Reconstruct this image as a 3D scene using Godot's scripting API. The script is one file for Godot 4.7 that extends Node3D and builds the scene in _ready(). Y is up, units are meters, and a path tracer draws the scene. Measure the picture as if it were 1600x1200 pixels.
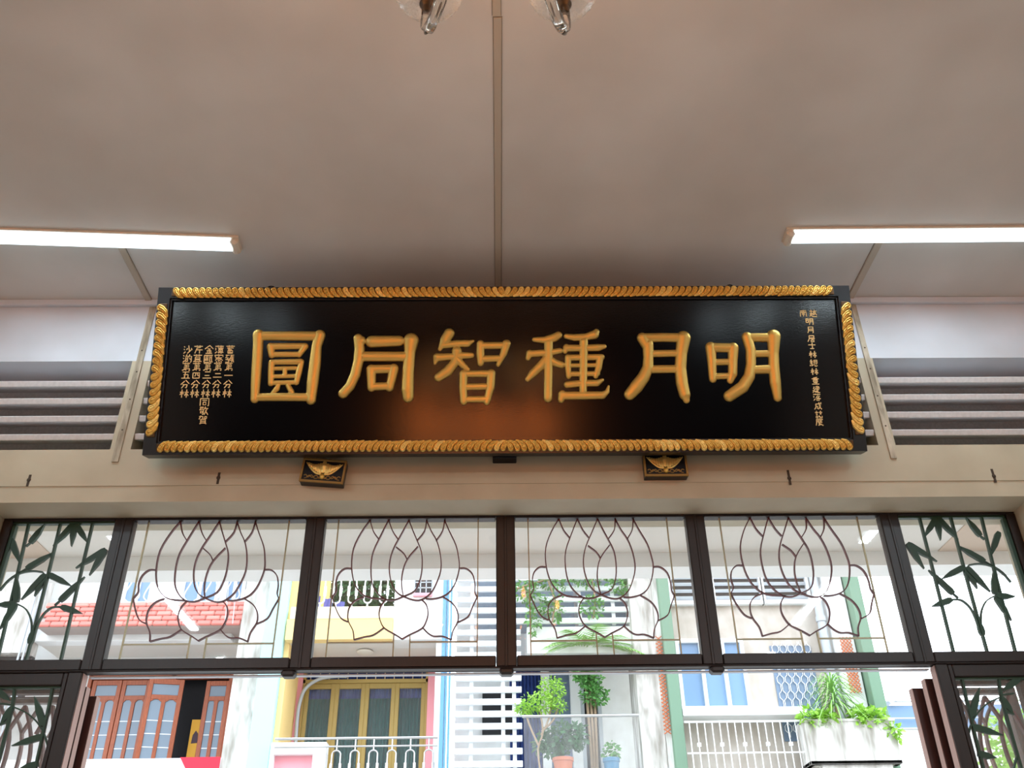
extends Node3D

# ---------- shared helpers ----------
var M := {}
var taken := {}
var rng := RandomNumberGenerator.new()

func numbered(called):
	var n = taken.get(called, 0)
	taken[called] = n + 1
	return called if n == 0 else "%s_%03d" % [called, n]

func tag(o, label, category = "", group = "", kind = ""):
	if label: o.set_meta("label", label)
	if category: o.set_meta("category", category)
	if group: o.set_meta("group", group)
	if kind: o.set_meta("kind", kind)
	return o

func thing(called, label, category, at = Vector3.ZERO, group = "", kind = ""):
	var o := Node3D.new()
	o.name = numbered(called)
	add_child(o)
	o.position = at
	return tag(o, label, category, group, kind)

func new_st() -> SurfaceTool:
	var st := SurfaceTool.new()
	st.begin(Mesh.PRIMITIVE_TRIANGLES)
	return st

# adds one mesh as a child; geometry is in the parent's own frame
func part(called, shape, m, parent, at = Vector3.ZERO):
	var o := MeshInstance3D.new()
	o.mesh = shape.commit() if shape is SurfaceTool else shape
	o.material_override = M[m] if m is String else m
	o.name = called
	o.position = at
	parent.add_child(o, true)
	return o

# same for geometry given in world metres, under a thing
func wpart(called, shape, m, parent):
	return part(called, shape, m, parent, -parent.position)

func structure(called, shape, m, label = "", category = ""):
	var o := MeshInstance3D.new()
	o.mesh = shape.commit() if shape is SurfaceTool else shape
	o.material_override = M[m]
	o.name = called
	add_child(o, true)
	return tag(o, label, category, "", "structure")

func copy(src, called, at, label, group = ""):
	var c = src.duplicate()
	c.name = numbered(called)
	add_child(c)
	c.position = at
	c.set_meta("label", label)
	if group: c.set_meta("group", group)
	return c

func tri(st, a, b, c, n):
	if (c - a).cross(b - a).dot(n) < 0.0:
		var t = b
		b = c
		c = t
	st.set_normal(n); st.add_vertex(a)
	st.set_normal(n); st.add_vertex(b)
	st.set_normal(n); st.add_vertex(c)

func quad(st, a, b, c, d, n):
	tri(st, a, b, c, n)
	tri(st, a, c, d, n)

func stri(st, a, b, c, na, nb, nc):   # smooth triangle, faced along its normals
	if (c - a).cross(b - a).dot(na + nb + nc) < 0.0:
		var t = b
		b = c
		c = t
		t = nb
		nb = nc
		nc = t
	st.set_normal(na); st.add_vertex(a)
	st.set_normal(nb); st.add_vertex(b)
	st.set_normal(nc); st.add_vertex(c)

func squad(st, a, b, c, d, na, nb, nc, nd):
	stri(st, a, b, c, na, nb, nc)
	stri(st, a, c, d, na, nc, nd)

# box between two corners with chamfered edges, turned by B about its centre
func rb(st, x0, x1, y0, y1, z0, z1, ch = 0.0, B = Basis()):
	var c = Vector3((x0 + x1) / 2, (y0 + y1) / 2, (z0 + z1) / 2)
	cbox(st, c, Vector3(absf(x1 - x0), absf(y1 - y0), absf(z1 - z0)), ch, B)

func cbox(st, c, s, ch = 0.0, B = Basis()):
	var h = s / 2.0
	ch = minf(ch, minf(h.x, minf(h.y, h.z)) * 0.9)
	for ax in 3:
		var b = (ax + 1) % 3
		var d = (ax + 2) % 3
		for sg in [-1.0, 1.0]:
			var n = Vector3.ZERO
			n[ax] = sg
			var q = []
			for k in [[-1.0, -1.0], [1.0, -1.0], [1.0, 1.0], [-1.0, 1.0]]:
				var p = Vector3.ZERO
				p[ax] = sg * h[ax]
				p[b] = k[0] * (h[b] - ch)
				p[d] = k[1] * (h[d] - ch)
				q.append(c + B * p)
			quad(st, q[0], q[1], q[2], q[3], B * n)
	if ch <= 0.0:
		return
	for ax in 3:   # the twelve edges
		var b = (ax + 1) % 3
		var d = (ax + 2) % 3
		for s1 in [-1.0, 1.0]:
			for s2 in [-1.0, 1.0]:
				var n = Vector3.ZERO
				n[b] = s1
				n[d] = s2
				var q = []
				for k in [[-1.0, 0], [1.0, 0], [1.0, 1], [-1.0, 1]]:
					var p = Vector3.ZERO
					p[ax] = k[0] * (h[ax] - ch)
					p[b] = s1 * (h[b] - (ch if k[1] else 0.0))
					p[d] = s2 * (h[d] - (0.0 if k[1] else ch))
					q.append(c + B * p)
				quad(st, q[0], q[1], q[2], q[3], (B * n).normalized())
	for sx in [-1.0, 1.0]:
		for sy in [-1.0, 1.0]:
			for sz in [-1.0, 1.0]:
				var e = Vector3(sx, sy, sz)
				var q = []
				for ax in 3:
					var p = e * (h - Vector3.ONE * ch)
					p[ax] = e[ax] * h[ax]
					q.append(c + B * p)
				tri(st, q[0], q[1], q[2], (B * e).normalized())

func smooth(pts, k = 4):
	var out = []
	for i in pts.size() - 1:
		var p0 = pts[maxi(i - 1, 0)]
		var p1 = pts[i]
		var p2 = pts[i + 1]
		var p3 = pts[mini(i + 2, pts.size() - 1)]
		for j in k:
			var t = float(j) / k
			out.append(0.5 * (2.0 * p1 + (p2 - p0) * t + (2.0 * p0 - 5.0 * p1 + 4.0 * p2 - p3) * t * t + (3.0 * p1 - p0 - 3.0 * p2 + p3) * t * t * t))
	out.append(pts[-1])
	return out

# strip of rectangular section along a path in the plane z = zc
func strip(st, pts, w, z0, z1):
	var L = []
	var R = []
	var T = []
	for i in pts.size():
		var a = pts[maxi(i - 1, 0)]
		var b = pts[mini(i + 1, pts.size() - 1)]
		var t = (b - a).normalized()
		var n = Vector2(-t.y, t.x) * w / 2.0
		L.append(pts[i] + n)
		R.append(pts[i] - n)
		T.append(Vector3(-t.y, t.x, 0))
	var f = func(p, z): return Vector3(p.x, p.y, z)
	for i in pts.size() - 1:
		quad(st, f.call(L[i], z1), f.call(L[i + 1], z1), f.call(R[i + 1], z1), f.call(R[i], z1), Vector3.BACK)
		quad(st, f.call(L[i], z0), f.call(L[i + 1], z0), f.call(R[i + 1], z0), f.call(R[i], z0), Vector3.FORWARD)
		squad(st, f.call(L[i], z0), f.call(L[i + 1], z0), f.call(L[i + 1], z1), f.call(L[i], z1), T[i], T[i + 1], T[i + 1], T[i])
		squad(st, f.call(R[i], z0), f.call(R[i + 1], z0), f.call(R[i + 1], z1), f.call(R[i], z1), -T[i], -T[i + 1], -T[i + 1], -T[i])
	for e in [0, pts.size() - 1]:
		var n = Vector3(T[e].y, -T[e].x, 0) * (-1.0 if e == 0 else 1.0)
		quad(st, f.call(L[e], z0), f.call(R[e], z0), f.call(R[e], z1), f.call(L[e], z1), n)

# round or fluted tube along a 3D path
func tube(st, pts, r, sides = 8, flutes = 0, twist = 0.0):
	var t0 = (pts[1] - pts[0]).normalized()
	var u = t0.cross(Vector3.UP if absf(t0.y) < 0.9 else Vector3.RIGHT).normalized()
	var rings = []
	var nors = []
	for i in pts.size():
		var t = (pts[mini(i + 1, pts.size() - 1)] - pts[maxi(i - 1, 0)]).normalized()
		u = (u - t * u.dot(t)).normalized()
		var v = t.cross(u)
		var ri = r[i] if r is Array else r
		var ring = []
		var nor = []
		for j in sides:
			var a = TAU * j / sides
			var rr = ri * (1.0 + (0.2 * cos(flutes * a + twist * i) if flutes else 0.0))
			var d = u * cos(a) + v * sin(a)
			ring.append(pts[i] + d * rr)
			nor.append(d)
		rings.append(ring)
		nors.append(nor)
	for i in pts.size() - 1:
		for j in sides:
			var k = (j + 1) % sides
			squad(st, rings[i][j], rings[i][k], rings[i + 1][k], rings[i + 1][j], nors[i][j], nors[i][k], nors[i + 1][k], nors[i + 1][j])
	for e in [0, pts.size() - 1]:
		var n = (pts[0] - pts[1]).normalized() if e == 0 else (pts[-1] - pts[-2]).normalized()
		for j in sides:
			tri(st, pts[e], rings[e][j], rings[e][(j + 1) % sides], n)

func lathe(st, prof, seg = 20, at = Vector3.ZERO, bump = 0.0, bumps = 0):
	for i in prof.size() - 1:
		var a = prof[i]
		var b = prof[i + 1]
		var d = b - a
		var n2 = Vector2(d.y, -d.x).normalized()
		for j in seg:
			var a0 = TAU * j / seg
			var a1 = TAU * (j + 1) / seg
			var f = func(p, ang, row):
				var r = p.x
				if bumps: r *= 1.0 + bump * cos(bumps * ang + PI * row)
				return at + Vector3(r * cos(ang), p.y, r * sin(ang))
			var n = func(ang): return Vector3(n2.x * cos(ang), n2.y, n2.x * sin(ang))
			squad(st, f.call(a, a0, i), f.call(a, a1, i), f.call(b, a1, i + 1), f.call(b, a0, i + 1), n.call(a0), n.call(a1), n.call(a1), n.call(a0))

func prism(st, poly, z0, z1):
	var idx = Geometry2D.triangulate_polygon(PackedVector2Array(poly))
	for i in range(0, idx.size(), 3):
		for k in [[z0, Vector3.FORWARD], [z1, Vector3.BACK]]:
			var a = poly[idx[i]]
			var b = poly[idx[i + 1]]
			var c = poly[idx[i + 2]]
			tri(st, Vector3(a.x, a.y, k[0]), Vector3(b.x, b.y, k[0]), Vector3(c.x, c.y, k[0]), k[1])
	var area = 0.0
	for i in poly.size():
		area += poly[i].cross(poly[(i + 1) % poly.size()])
	for i in poly.size():
		var a = poly[i]
		var b = poly[(i + 1) % poly.size()]
		var d = (b - a).normalized() * signf(area)
		quad(st, Vector3(a.x, a.y, z0), Vector3(b.x, b.y, z0), Vector3(b.x, b.y, z1), Vector3(a.x, a.y, z1), Vector3(d.y, -d.x, 0))

# rounded relief made of brush strokes (chains of x, y, radius), meshed on a grid with a clean outline
func relief(strokes, cell, flat, ripple = 0.0, waves = 3.0):
	var lo = Vector2(1e9, 1e9)
	var hi = -lo
	for s in strokes:
		for p in s:
			lo = Vector2(minf(lo.x, p.x - p.z), minf(lo.y, p.y - p.z))
			hi = Vector2(maxf(hi.x, p.x + p.z), maxf(hi.y, p.y + p.z))
	lo -= Vector2.ONE * cell * 2.0
	var w = int((hi.x - lo.x) / cell) + 4
	var h = int((hi.y - lo.y) / cell) + 4
	var F = PackedFloat32Array()
	var H = PackedFloat32Array()
	F.resize(w * h)
	H.resize(w * h)
	F.fill(-1.0)
	for s in strokes:
		for i in s.size() - 1:
			var a = s[i]
			var b = s[i + 1]
			var pa = Vector2(a.x, a.y)
			var ab = Vector2(b.x, b.y) - pa
			var l2 = maxf(ab.length_squared(), 1e-9)
			var m = maxf(a.z, b.z) + cell * 2.0
			var x0 = maxi(int((minf(a.x, b.x) - m - lo.x) / cell), 0)
			var x1 = mini(int((maxf(a.x, b.x) + m - lo.x) / cell) + 1, w - 1)
			var y0 = maxi(int((minf(a.y, b.y) - m - lo.y) / cell), 0)
			var y1 = mini(int((maxf(a.y, b.y) + m - lo.y) / cell) + 1, h - 1)
			for y in range(y0, y1 + 1):
				for x in range(x0, x1 + 1):
					var p = lo + Vector2(x, y) * cell
					var t = clampf((p - pa).dot(ab) / l2, 0.0, 1.0)
					var r = lerpf(a.z, b.z, t)
					var q = (p - pa - ab * t).length() / r
					var k = y * w + x
					F[k] = maxf(F[k], 1.0 - q)
					if q < 1.0:
						var e = r * flat * sqrt(1.0 - q * q)
						if ripple > 0.0: e *= 1.0 - ripple * (0.5 - 0.5 * cos(waves * TAU * q))
						H[k] = maxf(H[k], e)
	var st = new_st()
	st.set_smooth_group(0)
	for y in h - 1:
		for x in w - 1:
			var poly = []
			for c in [[0, 0], [1, 0], [1, 1], [0, 1]]:
				var k = (y + c[1]) * w + x + c[0]
				var p = lo + Vector2(x + c[0], y + c[1]) * cell
				poly.append([Vector3(p.x, p.y, H[k]), F[k]])
			var out = []
			for i in 4:
				var A = poly[i]
				var B = poly[(i + 1) % 4]
				if A[1] > 0.0: out.append(A[0])
				if (A[1] > 0.0) != (B[1] > 0.0):
					var t = A[1] / (A[1] - B[1])
					var e = A[0].lerp(B[0], t)
					e.z = 0.0
					out.append(e)
			for i in range(1, out.size() - 1):
				st.add_vertex(out[0]); st.add_vertex(out[i + 1]); st.add_vertex(out[i])
	st.index()
	st.generate_normals()
	return st.commit()

func parse3(text):
	var out = []
	for s in text.split("/"):
		var c = []
		for p in s.split(" "):
			var q = p.split(",")
			c.append(Vector3(float(q[0]), float(q[1]), float(q[2])) * 0.001)
		out.append(c)
	return out

func parse2(text):
	var out = []
	for s in text.split("/"):
		var c = []
		for p in s.split(" "):
			var q = p.split(",")
			c.append(Vector2(float(q[0]), float(q[1])) * 0.001)
		out.append(c)
	return out

func glass_sheet(x0, x1, y0, y1, z):
	var st = new_st()
	rb(st, x0, x1, y0, y1, z - 0.002, z + 0.002)
	return st

# one strap leaf: a folded, drooping ribbon
func blade(st, base, dir, length, width, droop):
	var side = dir.cross(Vector3.UP).normalized()
	if side.length() < 0.1: side = Vector3.RIGHT
	var pts = []
	var ws = []
	for i in 6:
		var t = i / 5.0
		pts.append(base + dir * length * t + Vector3.DOWN * droop * length * t * t)
		ws.append(width * (0.55 + 0.9 * t - 1.45 * t * t * t))
	for i in 5:
		var n = (pts[i + 1] - pts[i]).cross(side).normalized()
		if n.y < 0: n = -n
		for s in [-1.0, 1.0]:
			var lift = Vector3.UP * 0.25
			quad(st, pts[i], pts[i + 1], pts[i + 1] + side * s * ws[i + 1] + lift * ws[i + 1], pts[i] + side * s * ws[i] + lift * ws[i], n)

# many small pointed leaves through an ellipsoid, denser near its skin
func leaves(st, c, r, n, size):
	for i in n:
		var d = Vector3(rng.randfn(), rng.randfn(), rng.randfn()).normalized()
		var p = c + d * r * pow(rng.randf(), 0.45)
		var u = (Vector3(rng.randfn(), rng.randfn() * 0.5 - 0.3, rng.randfn()) + d * 0.8).normalized()
		var v = u.cross(Vector3(rng.randfn(), rng.randfn() + 1.0, rng.randfn())).normalized()
		var s = size * rng.randf_range(0.6, 1.3)
		var nn = u.cross(v).normalized()
		if nn.y < 0: nn = -nn
		tri(st, p, p + u * s * 0.5 + v * s * 0.24, p + u * s, nn)
		tri(st, p, p + u * s * 0.5 - v * s * 0.24, p + u * s, nn)

# pleated cloth sheet
func cloth(st, x0, x1, y0, y1, z, amp, n):
	var k = n * 6
	for i in k:
		var f = func(j): return Vector3(lerpf(x0, x1, float(j) / k), 0, z + amp * sin(TAU * n * j / k))
		var g = func(j): return Vector3(-amp * TAU * n / (x1 - x0) * cos(TAU * n * j / k), 0, 1).normalized()
		var a = f.call(i)
		var b = f.call(i + 1)
		squad(st, a + Vector3.UP * y0, b + Vector3.UP * y0, b + Vector3.UP * y1, a + Vector3.UP * y1, g.call(i), g.call(i + 1), g.call(i + 1), g.call(i))

# ---------- materials ----------
func noise_tex(freq, lo, hi, size = 256, seed_ = 1, kind = FastNoiseLite.TYPE_SIMPLEX_SMOOTH):
	var n := FastNoiseLite.new()
	n.noise_type = kind
	n.frequency = freq
	n.seed = seed_
	n.fractal_octaves = 4
	var g := Gradient.new()
	g.set_color(0, lo)
	g.set_color(1, hi)
	var t := NoiseTexture2D.new()
	t.width = size
	t.height = size
	t.seamless = true
	t.noise = n
	t.color_ramp = g
	return t

func mat(called, col, rough = 0.6, metal = 0.0):
	var m := StandardMaterial3D.new()
	m.resource_name = called
	m.albedo_color = col
	m.roughness = rough
	m.metallic = metal
	M[called] = m
	return m

func grain(called, tex, scale, bump = null, cm = 0.1):
	var m = M[called]
	m.uv1_triplanar = true
	m.uv1_scale = scale if scale is Vector3 else Vector3.ONE * scale
	if tex: m.albedo_texture = tex
	if bump:
		m.heightmap_enabled = true
		m.heightmap_texture = bump
		m.heightmap_scale = cm
	return m

func c8(r, g, b): return Color(r / 255.0, g / 255.0, b / 255.0)

func make_materials():
	var mottled = noise_tex(0.012, Color(0.93, 0.92, 0.91), Color(1, 1, 1))
	var fine = noise_tex(0.06, Color(0.9, 0.9, 0.9), Color(1, 1, 1), 256, 5)
	var stain = noise_tex(0.008, Color(0.62, 0.6, 0.57), Color(1, 1, 1), 256, 9)
	var faint = noise_tex(0.01, Color(0.86, 0.84, 0.81), Color(1, 1, 1), 256, 13)
	var rough = noise_tex(0.05, Color(0, 0, 0), Color(1, 1, 1), 256, 3)
	var streak = noise_tex(0.02, Color(0.82, 0.8, 0.78), Color(1, 1, 1), 256, 7)
	mat("ceiling_paint", c8(214, 211, 207), 0.75)
	grain("ceiling_paint", mottled, 0.35)
	mat("wall_paint", c8(192, 183, 160), 0.7)
	grain("wall_paint", mottled, 0.9, rough, 0.05)
	mat("band_paint", c8(214, 221, 232), 0.6)
	grain("band_paint", mottled, 0.6)
	mat("louver_paint", c8(222, 222, 224), 0.75)
	grain("louver_paint", fine, 3.0)
	mat("strip_paint", c8(212, 202, 182), 0.8)
	grain("strip_paint", stain, Vector3(8, 2, 8))
	mat("batten_paint", c8(182, 170, 154), 0.7)
	mat("dark_stain", c8(70, 58, 48), 0.9)
	mat("cover_edge", c8(128, 112, 96), 0.9)
	mat("frame_wood", c8(34, 20, 18), 0.42)
	mat("bare_wood", c8(176, 146, 138), 0.7)
	grain("frame_wood", streak, Vector3(14, 2, 14))
	mat("leaf_wood", c8(66, 36, 34), 0.5)
	grain("leaf_wood", streak, Vector3(14, 2, 14))
	mat("floor_tile", c8(188, 176, 166), 0.35)
	mat("floor_joint", c8(120, 105, 95), 0.8)
	mat("room_wall", c8(178, 170, 158), 0.7)
	grain("room_wall", mottled, 0.5)
	mat("back_wall", c8(28, 20, 16), 0.7)
	mat("lacquer", c8(5, 5, 8), 0.13)
	M.lacquer.metallic_specular = 0.4
	M.lacquer.heightmap_enabled = true
	grain("lacquer", null, Vector3(3, 14, 3), rough, 0.005)
	mat("frame_lacquer", c8(15, 15, 20), 0.3)
	mat("gold", c8(232, 194, 104), 0.4, 0.8)
	mat("gold_leaf", c8(214, 178, 96), 0.42, 0.8)
	mat("rope_core", c8(84, 58, 24), 0.6, 0.3)
	grain("gold", noise_tex(0.03, Color(0.88, 0.84, 0.78), Color(1, 1, 1), 256, 21), 9.0)
	mat("gold_light", c8(240, 208, 124), 0.38, 0.75)
	mat("small_gold", c8(244, 214, 154), 0.5, 0.4)
	mat("gold_paint", c8(150, 118, 62), 0.5, 0.4)
	mat("black_metal", c8(22, 20, 22), 0.5, 0.6)
	mat("steel", c8(190, 190, 190), 0.3, 1.0)
	mat("lead", c8(88, 36, 40), 0.45)
	mat("brass_came", c8(150, 138, 108), 0.4, 0.5)
	mat("bamboo", c8(30, 62, 44), 0.5)
	mat("white_plastic", c8(222, 214, 200), 0.5)
	var p = mat("pane", Color(1, 1, 1, 0.03), 0.02)
	p.transparency = BaseMaterial3D.TRANSPARENCY_ALPHA
	var fp = mat("far_pane", Color(1, 1, 1, 0.03), 0.02)
	fp.transparency = BaseMaterial3D.TRANSPARENCY_ALPHA
	fp.metallic_specular = 0.24
	var cg = mat("clear_glass", Color(0.97, 0.95, 0.92, 0.05), 0.03)
	cg.refraction_enabled = true
	cg.refraction_scale = 0.05
	var cut = mat("cut_glass", Color(0.98, 0.97, 0.95, 0.35), 0.04)
	cut.refraction_enabled = true
	cut.refraction_scale = 0.05
	grain("cut_glass", null, 11.0, noise_tex(0.05, Color(0, 0, 0), Color(1, 1, 1), 256, 11, FastNoiseLite.TYPE_CELLULAR), 0.25)
	mat("brass", c8(66, 52, 38), 0.45, 0.7)
	mat("candle", c8(225, 215, 195), 0.6)
	# outside
	mat("render_white", c8(236, 238, 238), 0.8)
	grain("render_white", mottled, 0.5)
	mat("stained_white", c8(232, 230, 226), 0.85)
	grain("stained_white", stain, Vector3(2.4, 0.5, 2.4))
	mat("soffit_grey", c8(216, 211, 203), 0.8)
	mat("soffit_beige", c8(196, 176, 158), 0.8)
	mat("fascia", c8(240, 240, 238), 0.8)
	mat("concrete", c8(204, 196, 188), 0.9)
	grain("concrete", faint, Vector3(1.2, 0.7, 1.2), rough, 0.1)
	mat("street", c8(178, 175, 170), 0.9)
	grain("street", fine, 1.5)
	mat("roof_tile", c8(196, 108, 97), 0.6)
	mat("roof_tile_pale", c8(204, 124, 112), 0.6)
	mat("mortar", c8(160, 146, 140), 0.9)
	mat("door_wood", c8(170, 88, 52), 0.45)
	grain("door_wood", streak, Vector3(9, 1.5, 9))
	mat("window_glass", c8(132, 146, 160), 0.08)
	M.window_glass.metallic_specular = 0.3
	mat("pale_glass", c8(124, 152, 184), 0.1)
	M.pale_glass.metallic_specular = 0.3
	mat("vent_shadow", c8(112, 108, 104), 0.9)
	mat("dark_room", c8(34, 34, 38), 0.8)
	mat("poster", c8(214, 160, 52), 0.7)
	mat("poster_ink", c8(70, 50, 60), 0.7)
	mat("red_cloth", c8(214, 40, 62), 0.8)
	mat("cyan_paint", c8(170, 222, 226), 0.8)
	mat("yellow_paint", c8(240, 208, 138), 0.8)
	mat("cream_paint", c8(246, 236, 200), 0.8)
	mat("pink_paint", c8(236, 158, 168), 0.8)
	mat("yellow_frame", c8(168, 142, 78), 0.5)
	mat("teal_cloth", c8(14, 92, 88), 0.9)
	mat("blue_cloth", c8(44, 66, 128), 0.9)
	mat("laundry", c8(96, 100, 170), 0.9)
	mat("pipe_blue", c8(96, 150, 186), 0.5)
	mat("pipe_grey", c8(176, 182, 188), 0.5)
	mat("white_metal", c8(236, 238, 240), 0.4)
	mat("green_paint", c8(112, 140, 118), 0.8)
	mat("rust_mesh", c8(196, 112, 72), 0.7)
	mat("terracotta", c8(186, 112, 84), 0.8)
	mat("blue_pot", c8(70, 120, 150), 0.5)
	mat("soil", c8(70, 54, 42), 1.0)
	mat("grille_blue", c8(110, 128, 150), 0.4)
	mat("bark", c8(150, 128, 104), 0.9)
	for a in [["leaf_bright", c8(142, 186, 70)], ["leaf_mid", c8(88, 140, 70)], ["leaf_dark", c8(58, 104, 62)], ["leaf_palm", c8(132, 176, 92)]]:
		var lm = mat(a[0], a[1], 0.55)
		lm.backlight_enabled = true
		lm.backlight = a[1].darkened(0.3)
	var lampm = mat("lamp_glow", Color(1, 1, 1), 0.5)
	lampm.emission_enabled = true
	lampm.emission = Color(0.88, 0.96, 1.0)
	lampm.emission_energy_multiplier = 2.4
	var bulbm = mat("bulb_glow", Color(1, 0.9, 0.7), 0.4)
	bulbm.emission_enabled = true
	bulbm.emission = Color(1.0, 0.62, 0.28)
	bulbm.emission_energy_multiplier = 9.0
	var am = mat("added_lantern_glow", Color(1, 0.8, 0.5), 0.5)  # glow of the lanterns added on the unseen altar
	am.emission_enabled = true
	am.emission = Color(1.0, 0.5, 0.2)
	am.emission_energy_multiplier = 18.0
	var pm = mat("added_panel_glow", Color(1, 0.8, 0.55), 0.6)  # glow of the panel added on the unseen altar
	pm.emission_enabled = true
	pm.emission = Color(1.0, 0.7, 0.48)
	pm.emission_energy_multiplier = 1.5

# ---------- camera, sky, lamps ----------
const EXPOSURE := 1.0
const SKY_ENERGY := 2.1
const TUBE_ENERGY := 0.8      # the battens beside the board
const ROOM_ENERGY := 4.4       # the battens further back in the room, the rear two pairs added as fill
const BULB_ENERGY := 0.035

func make_view():
	var cam := Camera3D.new()
	cam.name = "camera"
	add_child(cam)
	cam.position = Vector3(0, 1.55, 3.6)
	cam.rotation = Vector3(deg_to_rad(32.66), deg_to_rad(-1.08), deg_to_rad(-0.84))
	cam.fov = rad_to_deg(2.0 * atan(600.0 / 1442.8))
	cam.near = 0.05
	cam.far = 200.0
	var we := WorldEnvironment.new()
	we.name = "world"
	var env := Environment.new()
	env.background_mode = Environment.BG_SKY
	var sky := Sky.new()
	var sm := ProceduralSkyMaterial.new()
	sm.sky_top_color = Color(0.9, 0.95, 1.0)
	sm.sky_horizon_color = Color(1.0, 1.0, 1.0)
	sm.ground_bottom_color = Color(0.5, 0.5, 0.5)
	sm.ground_horizon_color = Color(0.7, 0.7, 0.7)
	sm.sky_energy_multiplier = SKY_ENERGY
	sm.ground_energy_multiplier = SKY_ENERGY * 0.5
	sky.sky_material = sm
	env.sky = sky
	env.tonemap_mode = Environment.TONE_MAPPER_LINEAR
	env.tonemap_exposure = EXPOSURE
	env.sdfgi_enabled = true
	env.ssao_enabled = true
	env.ssil_enabled = true
	we.environment = env
	add_child(we)

# ---------- the room ----------
const CEIL := 4.345

func make_room():
	# floor of square tiles
	var fl = thing("floor", "warm tiled floor of the hall", "floor", Vector3.ZERO, "", "structure")
	var st = new_st()
	rb(st, -4.3, 4.3, -0.2, -0.006, -0.3, 10.2)
	part("bed", st, "floor_joint", fl)
	var tile = new_st()
	cbox(tile, Vector3(0, -0.01, 0), Vector3(0.592, 0.02, 0.592), 0.003)
	var tm = tile.commit()
	for i in 14:
		for j in 17:
			part("tile", tm, "floor_tile", fl, Vector3(-3.9 + i * 0.6, 0, 0.0 + j * 0.6))
	# ceiling with surface cable covers
	var ce = thing("ceiling", "plain painted ceiling with narrow cable covers", "ceiling", Vector3.ZERO, "", "structure")
	st = new_st()
	rb(st, -4.3, 4.3, CEIL + 0.012, CEIL + 0.25, -0.3, 10.2)
	part("slab", st, "ceiling_paint", ce)
	st = new_st()
	rb(st, -4.3, 4.3, CEIL, CEIL + 0.012, 0.0, 10.0)
	part("sheet", st, "ceiling_paint", ce)
	for q in [[-1.695, 0.02, 0.43, 0.015], [1.740, 0.02, 0.45, 0.016], [0.006, 0.02, 1.598, 0.0145], [0.003, 1.602, 2.50, 0.0145]]:   # cable covers: to each lamp, and to the chandelier in two lengths
		st = new_st()
		rb(st, q[0] - q[3], q[0] + q[3], CEIL - 0.010, CEIL, q[1], q[2], 0.002)
		var cover = part("cable_cover", st, "batten_paint", ce)
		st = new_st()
		for e in [-1.0, 1.0]: rb(st, q[0] + e * (q[3] + 0.0002), q[0] + e * (q[3] + 0.0018), CEIL - 0.0022, CEIL, q[1], q[2])  # thin darker strip along each side of the cover
		part("edge_line", st, "cover_edge", cover)
	# front wall
	var w = thing("wall_front", "cream front wall with louvred vents above the opening", "wall", Vector3.ZERO, "", "structure")
	st = new_st()
	rb(st, -4.3, 4.3, 3.995, CEIL, -0.3, 0.0)
	part("upper_band", st, "band_paint", w)
	st = new_st()
	rb(st, -4.3, 4.3, 3.27, 3.525, -0.3, 0.0)
	part("beam", st, "wall_paint", w)
	st = new_st()
	rb(st, -4.3, 4.3, 3.345, 3.40, 0.0, 0.004)
	part("cover_board", st, "wall_paint", w)
	for p in [[-1.708, -1.618], [1.70, 1.778], [-4.3, -3.55], [3.60, 4.3]]:
		st = new_st()
		rb(st, p[0], p[1], 3.525, 3.995, -0.3, 0.0)
		part("pilaster", st, "wall_paint", w)
	for s in [[-4.3, -2.17], [2.307, 4.3]]:
		st = new_st()
		rb(st, s[0], s[1], -0.2, 3.27, -0.3, 0.0)
		part("jamb_wall", st, "wall_paint", w)
	# louvre blades, sloping down to the outside
	var B = Basis(Vector3.RIGHT, deg_to_rad(24))
	for bay in [[-3.55, -1.708], [-1.618, 1.70], [1.778, 3.60]]:
		for k in 5:
			st = new_st()
			var y = 3.995 - 0.094 * (k + 1) + 0.048
			cbox(st, Vector3((bay[0] + bay[1]) / 2, y - 0.035, -0.095), Vector3(bay[1] - bay[0], 0.028, 0.19), 0.003, B)
			if k < 4: part("louver_blade", st, "louver_paint", w)
		st = new_st()
		rb(st, bay[0], bay[1], 3.525, 3.995, -0.30, -0.22)
		part("vent_backing", st, "louver_paint", w)
	# weathered strips over the panel joints of the wall
	for p in [[-1.672, 3.46, 4.31, 0.030], [1.752, 3.455, 4.31, 0.026]]:
		st = new_st()
		rb(st, p[0] - p[3] / 2, p[0] + p[3] / 2, p[1], p[2], 0.0, 0.007, 0.001)
		part("joint_strip", st, "strip_paint", w)
		for q in [3.62, 3.78, 3.93, 4.05]:
			st = new_st()
			cbox(st, Vector3(p[0], q, 0.0075), Vector3(0.006, 0.006, 0.002))
			part("nail_head", st, "dark_stain", w)
	for p in [[-2.02, 3.40, 3.345], [-1.208, 3.405, 3.35], [1.27, 3.40, 3.33], [2.17, 3.40, 3.335]]:
		st = new_st()
		rb(st, p[0] - 0.005, p[0] + 0.005, p[2], p[1], 0.003, 0.006)
		rb(st, p[0] - 0.008, p[0] + 0.008, p[2] + 0.024, p[2] + 0.036, 0.003, 0.009, 0.002)
		part("fixing_slot", st, "dark_stain", w)
	st = new_st()
	rb(st, -4.3, 4.3, CEIL - 0.033, CEIL, 0.0, 0.022, 0.003)
	structure("trim_1", st, "band_paint", "thin painted strip where wall meets ceiling", "trim")
	# the other walls
	st = new_st()
	rb(st, -4.5, -4.3, -0.2, CEIL + 0.25, -0.3, 10.2)
	structure("wall_left", st, "room_wall", "plain plaster wall on the left side of the hall", "wall")
	st = new_st()
	rb(st, 4.3, 4.5, -0.2, CEIL + 0.25, -0.3, 10.2)
	structure("wall_right", st, "room_wall", "plain plaster wall on the right side of the hall", "wall")
	st = new_st()
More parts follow.
